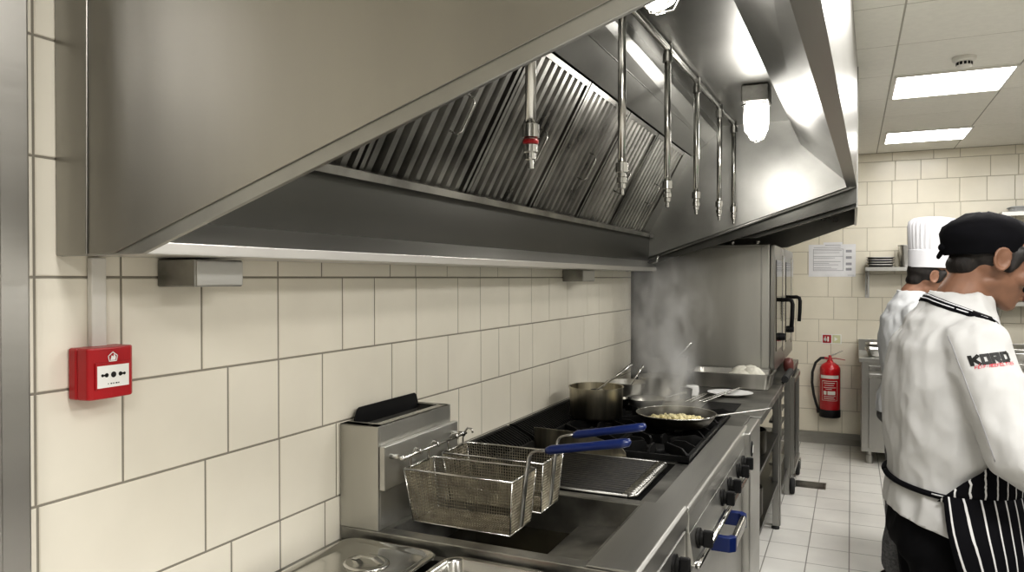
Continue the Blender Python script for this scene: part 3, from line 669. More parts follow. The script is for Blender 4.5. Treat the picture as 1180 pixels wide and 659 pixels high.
def oven(y0, y1, label):
    t = thing('combi_oven', label, 'oven', (-.8, (y0+y1)/2, .90), 'combi ovens on the stand')
    x0, x1, z0, z1 = -1.226, -.475, .955, 1.785
    bm = NB(); box(bm, x0, x1, y0, y1, z0, z1); finish('casing', bm, 'oven', t, bevel=.006)
    bm = NB(); box(bm, x1-.055, x1-.045, y0-.004, y0+.001, z0+.01, z1-.01); box(bm, x0+.002, x1-.03, y0-.003, y0+.001, z1-.022, z1-.014); finish('seam_trim', bm, 'steel_h', t)
    bm = NB(); box(bm, x1+.001, x1+.03, y0+.003, y1-.003, z0+.015, z1-.004); dd = finish('door', bm, 'steel', t, bevel=.006)
    bm = NB(); box(bm, x1+.029, x1+.034, y0+.10, y1-.24, z0+.14, z1-.10); finish('window_glass', bm, 'oil', dd, bevel=.002)
    bm = NB(); box(bm, x1+.029, x1+.036, y1-.17, y1-.02, z0+.10, z1-.06); cpn = finish('control_panel', bm, 'chrome', t, bevel=.003)
    bm = NB(); yk = y1-.35
    for z in (1.17,): lathe(bm, [(.026, 0), (.026, .02), (.022, .035), (0, .036)], (x1+.03, yk, z), 18, 'X')
    finish('knob', bm, 'black', t, 40)
    bm = NB(); yh = y1-.20
    pts = [(x1+.03, 1.415), (x1+.075, 1.418), (x1+.094, 1.41), (x1+.10, 1.385), (x1+.098, 1.30), (x1+.093, 1.225)]
    rings = []
    for i, (x, z) in enumerate(pts):
        a, b = pts[max(i-1, 0)], pts[min(i+1, len(pts)-1)]; d = V((b[0]-a[0], 0, b[1]-a[1])).normalized(); nn = V((-d.z, 0, d.x))
        c = V((x, yh, z)); rings.append([c+V((0, math.cos(q)*.016, 0))+nn*math.sin(q)*.014 for q in [2*PI*k/12 for k in range(12)]])
    loft(bm, rings); finish('handle', bm, 'black', dd, True)
    bm = NB()
    bm.free()
    for x, y in ((x0+.5, y0+.12), (x0+.66, y0+.1)):
        bm = NB(); lathe(bm, [(.014, 0), (.014, .012), (.02, .014), (.02, .022), (0, .024)], (x, y, z1), 14); finish('top_vent', bm, 'steel', t, 40)
    for x in (x0+.06, x1-.06):
        for y in (y0+.06, y1-.06):
            bm = NB(); lathe(bm, [(.022, .9005-z0), (.022, 0)], (x, y, z0), 14); finish('foot', bm, 'black', t)
oven(4.95, 5.69, 'tall stainless combi oven whose broad side faces the range')
oven(5.705, 6.50, 'second combi oven, farther along behind the first one')
bm = NB(); lathe(bm, [(.001, -.05), (.028, -.045), (.034, -.02), (.036, .0), (.034, .02), (.025, .045), (.001, .05)], (-.41, 5.62, .951), 22)
tag(finish('red_ball', bm, 'pink', smooth=True), 'reddish round object at the corner below the first oven door', 'container')
bm = NB(); tube(bm, [(-.385, 4.99, .925), (-.385, 5.45, .925)], .022, 14)
for y in (5.02, 5.40): tube(bm, [(-.405, y, .89), (-.385, y, .925)], .008, 8)
tag(finish('rubber_tube', bm, 'rubber', smooth=40), 'thick dark tube along the stand edge below the oven door', 'tube')

# trolley with castor at the end of the line
tr = thing('rack_trolley', 'narrow steel rack trolley with dark castors beside the oven stand', 'trolley', (-.47, 5.9, 0))
for x, y in ((-.395, 5.80), (-.395, 6.35)):
    bm = NB(); box(bm, x-.014, x+.014, y-.014, y+.014, .12, .84); finish('post', bm, 'steel', tr, bevel=.002)
bm = NB(); box(bm, -.40, -.375, 5.80, 6.35, .14, .17); box(bm, -.40, -.375, 5.80, 6.35, .80, .83); finish('frame', bm, 'steel', tr)
for x, y in ((-.388, 5.76), (-.388, 6.33)):
    bm = NB(); prism(bm, [(x-.022, y+.03, .125), (x-.022, y-.035, .055), (x-.022, y-.01, .045), (x-.022, y+.04, .10)], (.004, 0, 0)); prism(bm, [(x+.018, y+.03, .125), (x+.018, y-.035, .055), (x+.018, y-.01, .045), (x+.018, y+.04, .10)], (.004, 0, 0)); box(bm, x-.022, x+.022, y-.0, y+.045, .115, .125)
    ck = finish('castor', bm, 'chrome', tr)
    bm = NB(); lathe(bm, [(.02, -.015), (.052, -.015), (.058, -.008), (.058, .008), (.052, .015), (.02, .015)], (x, y-.02, .0585), 26, 'X'); finish('wheel', bm, 'rubber', ck, 50)

# ------------------------------------------------------------------ pots and pans
def pot(name, c, r, h, label, cat, mat, z, flare=0, handle=None, content=None, lip=.004):
    t = thing(name, label, cat, (c[0], c[1], z))
    bm = NB(); lathe(bm, [(0, .001), (r-.008, .001), (r, .010), (r+flare, h), (r+flare+lip, h+.001), (r+flare+lip, h+.005), (r+flare-.003, h+.004), (r-.004, .014), (0, .010)], (c[0], c[1], z), 40)
    finish('bowl', bm, mat, t, 50)
    if handle:
        bm = NB(); tube(bm, handle[0], handle[1], 10); finish('handle', bm, handle[2] if len(handle) > 2 else 'steel', t, True)
    if content:
        bm = NB(); lathe(bm, [(0, content[0]), (r+flare*content[0]/h-.005, content[0]), (r-.006, .012)], (c[0], c[1], z), 32); finish('contents', bm, content[1], t)
    return t
GZ = .9405
pot('saucepan', (-1.052, 3.21), .118, .135, 'deep stained steel saucepan on the rear burner with a ladle in it', 'saucepan', 'potstain', GZ, .003, None, (.10, 'food_white'))
def ladle(name, a, b, label, r=.005):
    t = thing(name, label, 'ladle', a)
    A, B = V(a), V(b); bm = NB(); tube(bm, [A, A.lerp(B, .5), B], [r*.9, r, r*1.5], 8); finish('handle', bm, 'chrome', t, True)
    bm = NB(); lathe(bm, [(0, -.02), (.02, -.014), (.03, .004), (.028, .004), (.018, -.011), (0, -.017)], A, 18); finish('bowl', bm, 'chrome', t, True)
ladle('ladle', (-1.045, 3.20, 1.062), (-.905, 3.28, 1.178), 'steel ladle leaning in the deep stained saucepan')
fp = thing('frying_pan', 'steaming wide frying pan of yellowish food on the front burner with steel handle', 'frying pan', (-.682, 3.17, GZ))
bm = NB(); cx, cy = -.682, 3.17
lathe(bm, [(0, .001), (.118, .001), (.135, .008), (.158, .036), (.166, .05), (.169, .051), (.167, .055), (.163, .052), (.154, .038), (.130, .012), (0, .008)], (cx, cy, GZ), 48); finish('bowl', bm, 'blackpan', fp, 50)
bm = NB(); tube(bm, [(cx+.167*math.cos(2*PI*k/40), cy+.167*math.sin(2*PI*k/40), GZ+.053) for k in range(40)], .0028, 6, closed=True); finish('rim', bm, 'chrome', fp)
bm = NB()
for _ in range(190):
    a, q = random.uniform(0, 2*PI), .132*math.sqrt(random.random()); s = random.uniform(.007, .016)
    bmesh.ops.create_icosphere(bm, subdivisions=1, radius=1, matrix=M.Translation((cx+q*math.cos(a), cy+q*math.sin(a), GZ+.018+random.uniform(0, .018)*(1-q/.14))) @ M.Rotation(random.random()*3, 4, (random.random(), 1, random.random())) @ M.Diagonal((s, s*.8, s*.5, 1)))
lathe(bm, [(0, .022), (.10, .02), (.138, .016)], (cx, cy, GZ), 26)
fd = finish('cooked_food', bm, 'food_yellow', smooth=True); tag(fd, 'yellowish chopped food frying in the steaming pan', 'food', kind='stuff')
bm = NB()
rings = []
for f, w_, h_ in ((0, .012, .004), (.12, .010, .004), (.5, .009, .004), (.92, .012, .004), (1, .006, .003)):
    c = V((cx+.16, cy+.03, GZ+.047)).lerp(V((-.315, 3.37, 1.008)), f); rings.append([c+V((-.45*w_*math.cos(q), .9*w_*math.cos(q), h_*math.sin(q))) for q in [2*PI*k/10 for k in range(10)]])
loft(bm, rings); finish('handle', bm, 'steel', fp, True)
pot('small_pot', (-1.10, 3.86), .085, .11, 'small steel pot behind the saucepan near the tiled wall', 'pot', 'pot', .9405 if False else .9008, .018)
ladle('ladle', (-1.09, 3.85, .965), (-1.015, 3.90, 1.10), 'ladle standing in the small pot near the tiled wall', .004)
pot('stock_pot', (-.99, 4.36), .115, .20, 'tall steel stock pot in the steam with a spoon handle sticking out', 'pot', 'pot', .9008, .0)
ladle('ladle', (-.97, 4.35, 1.06), (-.845, 4.34, 1.195), 'spoon handle sticking up out of the tall stock pot', .005)
pot('stew_pot', (-.965, 4.05), .11, .125, 'wide low steel pot in the steam before the stock pot', 'pot', 'pot', .9008, .003)
fz = thing('small_frying_pan', 'small dark frying pan with pale rim beyond the rear burners', 'frying pan', (-.93, 3.62, GZ))
bm = NB(); lathe(bm, [(0, .001), (.075, .001), (.095, .035), (.098, .037), (.093, .036), (.073, .008), (0, .006)], (-.925, 3.60, GZ), 32); finish('bowl', bm, 'pot', fz, 50)
bm = NB(); tube(bm, [(-.845, 3.64, GZ+.033), (-.80, 3.70, GZ+.045), (-.76, 3.77, GZ+.05)], .006, 8); finish('handle', bm, 'steel', fz, True)
bm = NB(); lathe(bm, [(0, .001), (.03, .001), (.05, .035), (.047, .035), (.028, .005), (0, .005)], (-1.035, 3.56, GZ), 22)
bw = finish('small_dish', bm, 'iron', smooth=50); tag(bw, 'small dark dish with white contents right behind the saucepan', 'bowl')
bm = NB(); lathe(bm, [(0, .042), (.02, .038), (.04, .026)], (-1.035, 3.56, GZ), 18); tag(finish('white_paste', bm, 'food_white', smooth=True), 'white contents heaped in the small dark dish', 'food')
# roasting tray with white heap, plate, tongs
t = thing('roasting_tray', 'deep rectangular steel tray holding a white heap on the bench end', 'tray', (-.67, 4.68, .90))
bm = NB(); gn_pan(bm, -.915, -.425, 4.60, 4.915, .995, .09, .012); finish('pan', bm, 'pot', t, 50)
bm = NB()
for x, y, z, r, q in ((-.60, 4.76, .955, .11, .05), (-.55, 4.75, .97, .07, .055), (-.62, 4.78, .97, .07, .055), (-.57, 4.79, .995, .05, .035), (-.54, 4.74, 1.0, .035, .025)):
    bmesh.ops.create_uvsphere(bm, u_segments=20, v_segments=12, radius=1, matrix=M.Translation((x, y, z)) @ M.Diagonal((r, r*.75, q, 1)))
for v in bm.verts: v.co += V((1, 1, 1))*MN.noise(v.co*40)*.006
tag(finish('white_dough', bm, 'food_white', smooth=True), 'white heap of food in the deep steel tray', 'food')
t = thing('plate', 'white plate on the bench in front of the steel tray', 'plate', (-.63, 4.36, .90))
bm = NB(); lathe(bm, [(0, .001), (.065, .001), (.125, .016), (.127, .018), (.122, .018), (.066, .006), (0, .005)], (-.63, 4.36, .9005), 40, mat=M.Diagonal((1, .9, 1, 1))); finish('dish', bm, 'white', t, 60)
def tongs(name, a, b, label, z=.004):
    A, B = V(a), V(b); d = (B-A).normalized(); n = V((-d.y, d.x, 0)).normalized()
    t = thing(name, label, 'tongs', a)
    for s in (-1, 1):
        bm = NB(); rings = []
        for f, o, w_ in ((0, .014, .006), (.1, .013, .008), (.6, .010, .005), (.95, .003, .006), (1, .001, .004)):
            c = A.lerp(B, f)+n*o*s; rings.append([c+n*w_+V((0, 0, .0015)), c-n*w_+V((0, 0, .0015)), c-n*w_-V((0, 0, .0015)), c+n*w_-V((0, 0, .0015))])
        loft(bm, rings); finish('arm', bm, 'chrome', t)
tongs('tongs', (-.80, 4.00, .906), (-.745, 4.38, .91), 'shorter steel tongs lying by the pots, tip toward the white plate')
tongs('serving_tongs', (-.735, 4.02, .908), (-.585, 4.46, .936), 'long steel tongs with one end resting on the white plate')
bm = NB(); lathe(bm, [(0, .001), (.035, .001), (.04, .02), (.038, .05), (.03, .055), (0, .055)], (-.83, 4.28, .9005), 20)
tag(finish('salt_tub', bm, 'white', smooth=40), 'small white tub beside the stock pot', 'tub')
bm = NB(); lathe(bm, [(0, .001), (.05, .001), (.055, .05), (.05, .05), (.046, .006), (0, .006)], (-.86, 4.16, .9005), 20)
tag(finish('dark_bowl', bm, 'iron', smooth=40), 'little dark bowl among the pots behind the frying pan', 'bowl')

# ------------------------------------------------------------------ bain marie in the corner of the picture
bn = thing('bain_marie', 'steel counter left of the fryer holding food pans', 'counter', (-.9, 1.2, 0))
bm = NB(); by0, by1 = 1.0, 1.609; bx0, bx1 = WX+.005, -.50
hz = .872
box(bm, bx0, -1.215, by0, by1, .0, hz); box(bm, -.61, bx1, by0, by1, .0, hz); box(bm, -1.215, -.61, 1.585, by1, .0, hz); box(bm, -1.215, -.61, by0, 1.03, .0, hz); box(bm, -1.215, -.61, 1.03, 1.585, .1, .60)
finish('body', bm, 'worn', bn, bevel=.002)
def food_pan(x0, x1, label, lid):
    y0, y1 = 1.045, 1.598
    t = thing('gastronorm_pan', label, 'food pan', ((x0+x1)/2, 1.3, hz))
    bm = NB(); gn_pan(bm, x0, x1, y0, y1, .886, .13, .013); finish('pan', bm, 'chrome', t, 50)
    if lid:
        l = thing('pan_lid', 'steel lid with recessed handle covering the food pan against the tiled wall', 'lid', ((x0+x1)/2, 1.3, .887))
        bm = NB()
        R_ = lambda i, z, r=.03: rrect(x0+i, x1-i, y0+i, y1-i, r, z)
        loft(bm, [R_(.003, .8865, .04), R_(.003, .889, .04), R_(.015, .8895), R_(.022, .884), R_(.03, .882), R_(.05, .8825)], False, True)
        bmesh.ops.recalc_face_normals(bm, faces=bm.faces[:])
        finish('lid_plate', bm, 'chrome', l, 60)
        cx_, cy_ = (x0+x1)/2+.005, 1.47
        bm = NB(); lathe(bm, [(.001, .003), (.045, .0035), (.052, .006), (.056, .003), (.058, .001)], (cx_, cy_, .882), 32, mat=M.Diagonal((1, .9, 1, 1))); finish('handle_dish', bm, 'chrome', l, True)
        bm = NB(); prism(bm, [(cx_-.045, cy_, .887), (cx_-.02, cy_, .900), (cx_+.02, cy_, .900), (cx_+.045, cy_, .887), (cx_+.03, cy_, .887), (cx_+.015, cy_, .895), (cx_-.015, cy_, .895), (cx_-.03, cy_, .887)], (0, .014, 0)); finish('handle', bm, 'chrome', l)
    else:
        bm = NB(); box(bm, x0+.03, x1-.03, y0+.03, y1-.03, .775, .83); f = finish('sauce', bm, 'food_brown'); tag(f, 'brown sauce in the open food pan next to the fryer', 'food', kind='stuff')
food_pan(-1.205, -.925, 'lidded steel food pan against the tiled wall in the counter', True)
food_pan(-.90, -.625, 'open steel food pan with brown contents beside the fryer', False)

# ------------------------------------------------------------------ back wall
bm = NB(); box(bm, -.38, .029, YB-.003, YB-.0012, 1.58, 1.885)
t = tag(finish('paper_notice', bm, 'paper'), 'large white printed notice sheet taped to the back tiled wall', 'notice')
bm = NB(); yy = YB-.0035
def bar(bm, x0, x1, z0, z1, y=yy): box(bm, x0, x1, y, y+.0004, z0, z1)
for z, x1 in ((1.855, -.10), (1.825, -.09), (1.805, -.11), (1.77, -.08), (1.755, -.15), (1.72, -.10), (1.705, -.2), (1.69, -.12), (1.665, -.18), (1.65, -.13)): bar(bm, -.335, x1, z, z+.004)
for a in ((-.34, -.075, 1.838, 1.842), (-.34, -.075, 1.636, 1.640), (-.34, -.336, 1.636, 1.842), (-.079, -.075, 1.636, 1.842)): bar(bm, *a)
for z in (1.82, 1.76, 1.70, 1.65): bar(bm, -.055, -.005, z-.012, z+.012)
for z in (1.60, 1.59): bar(bm, -.04, .015, z, z+.002)
finish('printed_lines', bm, 'ink', t)
bm = NB(); box(bm, -.25, -.085, YB-.005, YB-.0037, 1.862, 1.905)
t = tag(finish('paper_slip', bm, 'paper'), 'narrow white paper slip overlapping the top of the large notice', 'notice')
bm = NB(); box(bm, -.235, -.10, YB-.0054, YB-.005, 1.876, 1.881); finish('printed_line', bm, 'ink', t)

t = thing('extinguisher_sign', 'small red and pale yellow fire extinguisher sign above the extinguisher', 'sign', (-.18, YB, .99))
bm = NB(); box(bm, -.262, -.09, YB-.004, YB-.0012, .945, 1.035); finish('plate', bm, 'pictowhite', t)
bm = NB(); box(bm, -.252, -.178, YB-.0048, YB-.004, .952, 1.028); r_ = finish('red_square', bm, 'red', t)
bm = NB()
prism(bm, [(-.236+.012*math.cos(q)+.006, YB-.0052, .985+.02*math.sin(q)) for q in [2*PI*k/14 for k in range(14)]], (0, .0004, 0)); box(bm, -.2335, -.2265, YB-.0052, YB-.0048, .965, 1.015); box(bm, -.212, -.198, YB-.0052, YB-.0048, .965, 1.012)
finish('pictogram', bm, 'pictowhite', r_)
bm = NB(); box(bm, -.168, -.098, YB-.0048, YB-.004, .952, 1.028); g_ = finish('pale_square', bm, 'glowsign', t)
bm = NB(); prism(bm, [(-.15, YB-.0052, .97), (-.12, YB-.0052, .99), (-.15, YB-.0052, 1.012)], (0, .0004, 0)); finish('arrow', bm, 'pictowhite', g_)

ex = thing('fire_extinguisher', 'red fire extinguisher with black hose hanging on the back tiled wall', 'fire extinguisher', (-.185, YB-.10, .27))
ec = (-.185, YB-.105, .27)
bm = NB(); lathe(bm, [(.088, .07), (.091, .075), (.091, .44), (.088, .462), (.072, .487), (.045, .505), (.03, .512), (.024, .53), (0, .53)], ec, 36); cy_ = finish('cylinder', bm, 'redpaint', ex, 60)
bm = NB(); lathe(bm, [(0, .0), (.088, .0), (.093, .006), (.093, .068), (.089, .073), (0, .073)], ec, 36); finish('base_skirt', bm, 'black', ex, 50)
bm = NB()
def wrap(bm, a0, a1, z0, z1, r, n=8):
    for k in range(n):
        p, q = a0+(a1-a0)*k/n, a0+(a1-a0)*(k+1)/n
        face(bm, [(ec[0]+r*math.sin(p), ec[1]-r*math.cos(p), ec[2]+z0), (ec[0]+r*math.sin(q), ec[1]-r*math.cos(q), ec[2]+z0), (ec[0]+r*math.sin(q), ec[1]-r*math.cos(q), ec[2]+z1), (ec[0]+r*math.sin(p), ec[1]-r*math.cos(p), ec[2]+z1)])
wrap(bm, -1.0, .95, .365, .395, .0918, 12)
finish('label_band', bm, 'plastic_white', cy_)
bm = NB()
for a in ((-.75, .75, .34, .345), (-.75, .75, .16, .163), (-.78, -.74, .16, .345), (.74, .78, .16, .345), (-.55, .5, .32, .327), (-.5, .4, .30, .305), (-.6, .6, .28, .285), (-.4, .2, .265, .27), (-.2, .55, .215, .25), (-.6, -.3, .215, .25), (-.6, .6, .20, .204), (-.6, .4, .187, .191), (-.6, .55, .174, .178)): wrap(bm, *a, .0919, 8)
finish('instruction_label', bm, 'pink' if False else 'plastic_white', cy_)
bm = NB(); x, y, z = ec[0], ec[1], ec[2]+.53
lathe(bm, [(.02, 0), (.02, .02), (.014, .025), (.014, .045), (0, .046)], (x, y, z), 16); tube(bm, [(x-.02, y, z+.015), (x-.05, y, z+.018)], .012, 10)
finish('valve', bm, 'red', ex, 50)
bm = NB(); prism(bm, [(x-.02, y-.008, z+.03), (x+.01, y-.008, z+.05), (x+.11, y-.008, z+.095), (x+.112, y-.008, z+.09), (x+.02, y-.008, z+.038), (x, y-.008, z+.025)], (0, .016, 0)); finish('squeeze_lever', bm, 'chrome', ex)
bm = NB(); prism(bm, [(x-.01, y-.008, z+.018), (x+.05, y-.008, z+.022), (x+.13, y-.008, z+.008), (x+.13, y-.008, z+.003), (x+.05, y-.008, z+.014), (x-.01, y-.008, z+.01)], (0, .016, 0)); finish('carry_handle', bm, 'red', ex)
bm = NB(); tube(bm, [(x-.045, y, z+.018), (x-.08, y, z+.016), (x-.125, y, z-.03), (x-.152, y, z-.12), (x-.155, y, z-.22), (x-.14, y, z-.33), (x-.12, y, z-.41), (x-.103, y, z-.46)], .012, 10); tube(bm, [(x-.103, y, z-.46), (x-.098, y, z-.50)], .015, 10)
finish('hose', bm, 'rubber', ex, True)
bm = NB(); box(bm, x-.03, x+.03, y+.092, YB-.0012, ec[2]+.35, ec[2]+.40); box(bm, x-.03, x+.03, y+.092, y+.096, ec[2]+.30, ec[2]+.40); finish('wall_bracket', bm, 'black', ex)

def wall_shelf(x0, x1, z, d, label, bracket=True):
    t = thing('wall_shelf', label, 'shelf', (x0, YB, z))
    bm = NB(); box(bm, x0, x1, YB-d, YB-.0012, z-.002, z); box(bm, x0, x1, YB-d, YB-d+.003, z-.035, z); box(bm, x0, x0+.003, YB-d, YB-.0012, z-.035, z); finish('board', bm, 'steel', t, bevel=.001)
    for x in ((x0+.02, x1-.4) if bracket else ()):
        bm = NB(); prism(bm, [(x, YB-d+.05, z-.036), (x, YB-.02, z-.25), (x, YB-.0012, z-.25), (x, YB-.0012, z-.003), (x, YB-d+.05, z-.003)], (.003, 0, 0)); box(bm, x-.015, x+.02, YB-.01, YB-.0012, z-.28, z-.003); finish('bracket', bm, 'steel', t)
    return t
wall_shelf(.105, 1.02, 1.665, .30, 'steel wall shelf with stacked pans behind the tall white hat')
for k in range(4):
    bm = NB(); gn_pan(bm, .115, .345, YB-.28, YB-.04, 1.6655+.025+.022*k, .024, .012)
    tag(finish('shallow_pan', bm, 'gutter', smooth=50), ['bottom shallow steel pan of the stack on the wall shelf', 'second shallow steel pan from the bottom of the shelf stack', 'third shallow steel pan from the bottom of the shelf stack', 'top shallow steel pan of the stack on the wall shelf'][k], 'pan', 'stacked shallow pans')
bm = NB(); gn_pan(bm, .37, .70, YB-.27, YB-.04, 1.86, .19, .014); tag(finish('deep_pan', bm, 'gutter', smooth=50), 'deep steel container on the wall shelf beside the pan stack', 'container')
wall_shelf(1.13, 2.2, 2.12, .32, 'high steel wall shelf at the upper right', False)
bm = NB(); gn_pan(bm, 1.20, 1.65, YB-.30, YB-.05, 2.165, .042, .012); tag(finish('shallow_tray', bm, 'cloth2', smooth=50), 'pale tray lying on the high wall shelf', 'tray')
wall_shelf(1.13, 2.2, 1.37, .32, 'lower steel wall shelf beside the face of the nearer chef')
for k, (x, r, h, m, lab) in enumerate(((1.20, .055, .10, 'blackpan', 'dark pot at the near end of the lower wall shelf'), (1.36, .07, .16, 'iron', 'taller dark pot on the lower wall shelf'))):
    bm = NB(); lathe(bm, [(0, .001), (r*.95, .001), (r, .012), (r, h), (r-.006, h), (r-.008, .012), (0, .008)], (x, YB-.17, 1.37), 24); tag(finish('shelf_pot', bm, m, smooth=50), lab, 'pot')

ct = thing('refrigerated_counter', 'stainless refrigerated counter standing against the back tiled wall', 'counter', (.7, 7.1, 0))
bx, fy_ = .055, 6.87
bm = NB(); box(bm, bx+.02, 2.2, fy_+.02, YB-.02, .11, .86); finish('cabinet', bm, 'steel', ct, bevel=.003)
bm = NB(); box(bm, bx, 2.22, fy_-.01, YB-.0015, .862, .90); box(bm, bx, 2.22, YB-.03, YB-.0015, .90, 1.0); prism(bm, [(bx, fy_+.30, .90), (bx, YB-.03, .90), (bx, YB-.03, 1.0)], (.004, 0, 0)); finish('worktop', bm, 'steel_h', ct, bevel=.003)
for k in range(3):
    x0, x1 = bx+.075+k*.69, bx+.73+k*.69
    bm = NB(); box(bm, x0, x1, fy_, fy_+.019, .14, .77); d = finish('door', bm, 'steel', ct, bevel=.004)
    bm = NB(); box(bm, x0, x1, fy_-.008, fy_-.0005, .735, .76); finish('handle', bm, 'chrome', d)
    bm = NB(); box(bm, x0, x1, fy_+.004, fy_+.019, .79, .835); finish('drawer_front', bm, 'worn', ct, bevel=.003)
for x in (bx+.085, 2.1):
    for y in (fy_+.10, YB-.1):
        bm = NB(); lathe(bm, [(.028, 0), (.028, .07), (.022, .075), (.022, .112)], (x, y, 0), 16); finish('leg', bm, 'steel', ct, 40)
bm = NB(); gn_pan(bm, .10, .42, 6.98, 7.24, .965, .06, .014); tag(finish('deep_tray', bm, 'chrome', smooth=50), 'steel tray standing on the refrigerated counter beside its end', 'tray')
bm = NB(); gn_pan(bm, .11, .41, 7.26, 7.5, .985, .08, .014); tag(finish('deep_tray', bm, 'pot', smooth=50), 'second steel tray behind the first on the refrigerated counter', 'tray')
bm = NB(); box(bm, 1.12, 1.55, 6.92, 7.4, .9005, .98); box(bm, 1.13, 1.54, 6.93, 7.39, .98, 1.01); tag(finish('appliance_base', bm, 'worn', bevel=.006), 'low dark steel appliance on the refrigerated counter at the far right', 'appliance')

dr = thing('floor_drain', 'rectangular steel grating drain set in the tiled floor', 'drain', (-.28, 6.04, 0))
bm = NB(); x0, x1, y0, y1 = -.388, -.172, 5.945, 6.135
for a in ((x0, x1, y0, y0+.012), (x0, x1, y1-.012, y1), (x0, x0+.012, y0+.012, y1-.012), (x1-.012, x1, y0+.012, y1-.012)): box(bm, *a, .0005, .003)
finish('frame', bm, 'worn', dr)
bm = NB(); box(bm, x0+.012, x1-.012, y0+.012, y1-.012, .0005, .0012); finish('pit', bm, 'hood_dark', dr)
bm = NB()
for k in range(11): box(bm, x0+.012, x1-.012, y0+.018+k*.0152, y0+.025+k*.0152, .0012, .0028)
finish('grating', bm, 'worn', dr)

pc = thing('prep_counter', 'stainless preparation counter the chefs work at', 'counter', (.85, 3.2, 0))
bm = NB(); box(bm, .47, 1.25, 1.55, 5.0, .86, .90); finish('worktop', bm, 'steel', pc, bevel=.004)
bm = NB(); box(bm, .50, 1.22, 1.58, 4.97, .12, .858); finish('cabinet', bm, 'steel', pc, bevel=.003)
for y0 in (1.6, 2.45, 3.3, 4.15):
    bm = NB(); box(bm, .485, .499, y0, y0+.80, .15, .82); d = finish('door', bm, 'steel', pc, bevel=.004)
    bm = NB(); tube(bm, [(.486, y0+.72, .62), (.468, y0+.72, .62), (.468, y0+.72, .76), (.486, y0+.72, .76)], .006, 8); finish('handle', bm, 'black', d)
for x in (.56, 1.16):
    for y in (1.65, 3.25, 4.9):
        bm = NB(); lathe(bm, [(.025, 0), (.025, .06), (.02, .065), (.02, .122)], (x, y, 0), 14); finish('leg', bm, 'steel', pc, 40)
bm = NB(); box(bm, .50, .86, 2.50, 3.02, .9005, .918); tag(finish('chopping_board', bm, 'green', bevel=.003), 'green chopping board on the prep counter in front of the striped apron', 'chopping board')
bm = NB()
for _ in range(70):
    a, q = random.uniform(0, 2*PI), math.sqrt(random.random()); s = random.uniform(.01, .02)
    bmesh.ops.create_icosphere(bm, subdivisions=1, radius=1, matrix=M.Translation((.66+q*.12*math.cos(a), 2.78+q*.19*math.sin(a), .926+random.uniform(0, .035)*(1-q))) @ M.Rotation(random.random()*3, 4, (random.random(), 1, random.random())) @ M.Diagonal((s, s*.7, s*.4, 1)))
tag(finish('chopped_vegetables', bm, 'foodgreen', smooth=True), 'yellow green chopped vegetables heaped on the green board', 'vegetables', kind='stuff')

# ------------------------------------------------------------------ steam
def steam(name, c, r0, r1, h, dens, label, lean=(0, 0), thr=.42):
    m, nt, out = newmat('steam_'+name)
    vs = nt.nodes.new('ShaderNodeVolumePrincipled'); vs.inputs['Color'].default_value = (.98, .98, .98, 1); vs.inputs['Anisotropy'].default_value = .2
    nt.links.new(vs.outputs[0], out.inputs['Volume'])
    N = lambda op, *v: _m(nt, op, *v)
    def _m(nt, op, *v):
        n = nt.nodes.new('ShaderNodeMath'); n.operation = op
        for i, q in enumerate(v):
            if isinstance(q, (int, float)): n.inputs[i].default_value = q
            else: nt.links.new(q, n.inputs[i])
        return n.outputs[0]
    g = nt.nodes.new('ShaderNodeNewGeometry'); s = nt.nodes.new('ShaderNodeSeparateXYZ'); nt.links.new(g.outputs['Position'], s.inputs[0])
    f = N('DIVIDE', N('SUBTRACT', s.outputs[2], c[2]), h)
    wob = nt.nodes.new('ShaderNodeTexNoise'); wob.inputs['Scale'].default_value = 4; wob.inputs['Detail'].default_value = 1; nt.links.new(g.outputs['Position'], wob.inputs['Vector'])
    wv = N('MULTIPLY', N('SUBTRACT', wob.outputs['Fac'], .5), .22)
    dx = N('ADD', N('SUBTRACT', N('SUBTRACT', s.outputs[0], c[0]), N('MULTIPLY', f, lean[0])), wv); dy = N('SUBTRACT', N('SUBTRACT', s.outputs[1], c[1]), N('MULTIPLY', f, lean[1]))
    rr = N('SQRT', N('ADD', N('MULTIPLY', dx, dx), N('MULTIPLY', dy, dy)))
    R_ = N('ADD', r0, N('MULTIPLY', f, r1-r0))
    fall = N('MAXIMUM', N('SUBTRACT', 1., N('DIVIDE', rr, R_)), 0.)
    mp = nt.nodes.new('ShaderNodeMapping'); mp.inputs['Scale'].default_value = (1, 1, .55); nt.links.new(g.outputs['Position'], mp.inputs['Vector'])
    n = nt.nodes.new('ShaderNodeTexNoise'); n.inputs['Scale'].default_value = 11; n.inputs['Detail'].default_value = 4; n.inputs['Distortion'].default_value = .8; nt.links.new(mp.outputs[0], n.inputs['Vector'])
    nz = N('MAXIMUM', N('SUBTRACT', n.outputs['Fac'], thr), 0.)
    vert = N('MULTIPLY', N('MINIMUM', N('MULTIPLY', f, 12.), 1.), N('MAXIMUM', N('SUBTRACT', 1.05, f), 0.))
    nt.links.new(N('MULTIPLY', N('MULTIPLY', N('MULTIPLY', N('POWER', fall, 1.1), nz), vert), dens), vs.inputs['Density'])
    bm = NB(); rings = []
    for k in range(9):
        q = k/8; rad = (r0+(r1-r0)*q)*1.15+.03
        rings.append([V((c[0]+lean[0]*q+rad*math.cos(a), c[1]+lean[1]*q+rad*math.sin(a), c[2]+h*q)) for a in [2*PI*i/20 for i in range(20)]])
    loft(bm, rings)
    tag(finish('steam', bm, m, smooth=True), label, 'steam', kind='stuff')
steam('pan', (-.69, 3.17, .985), .17, .26, .68, 95, 'rising steam above the wide frying pan', (-.14, .25))
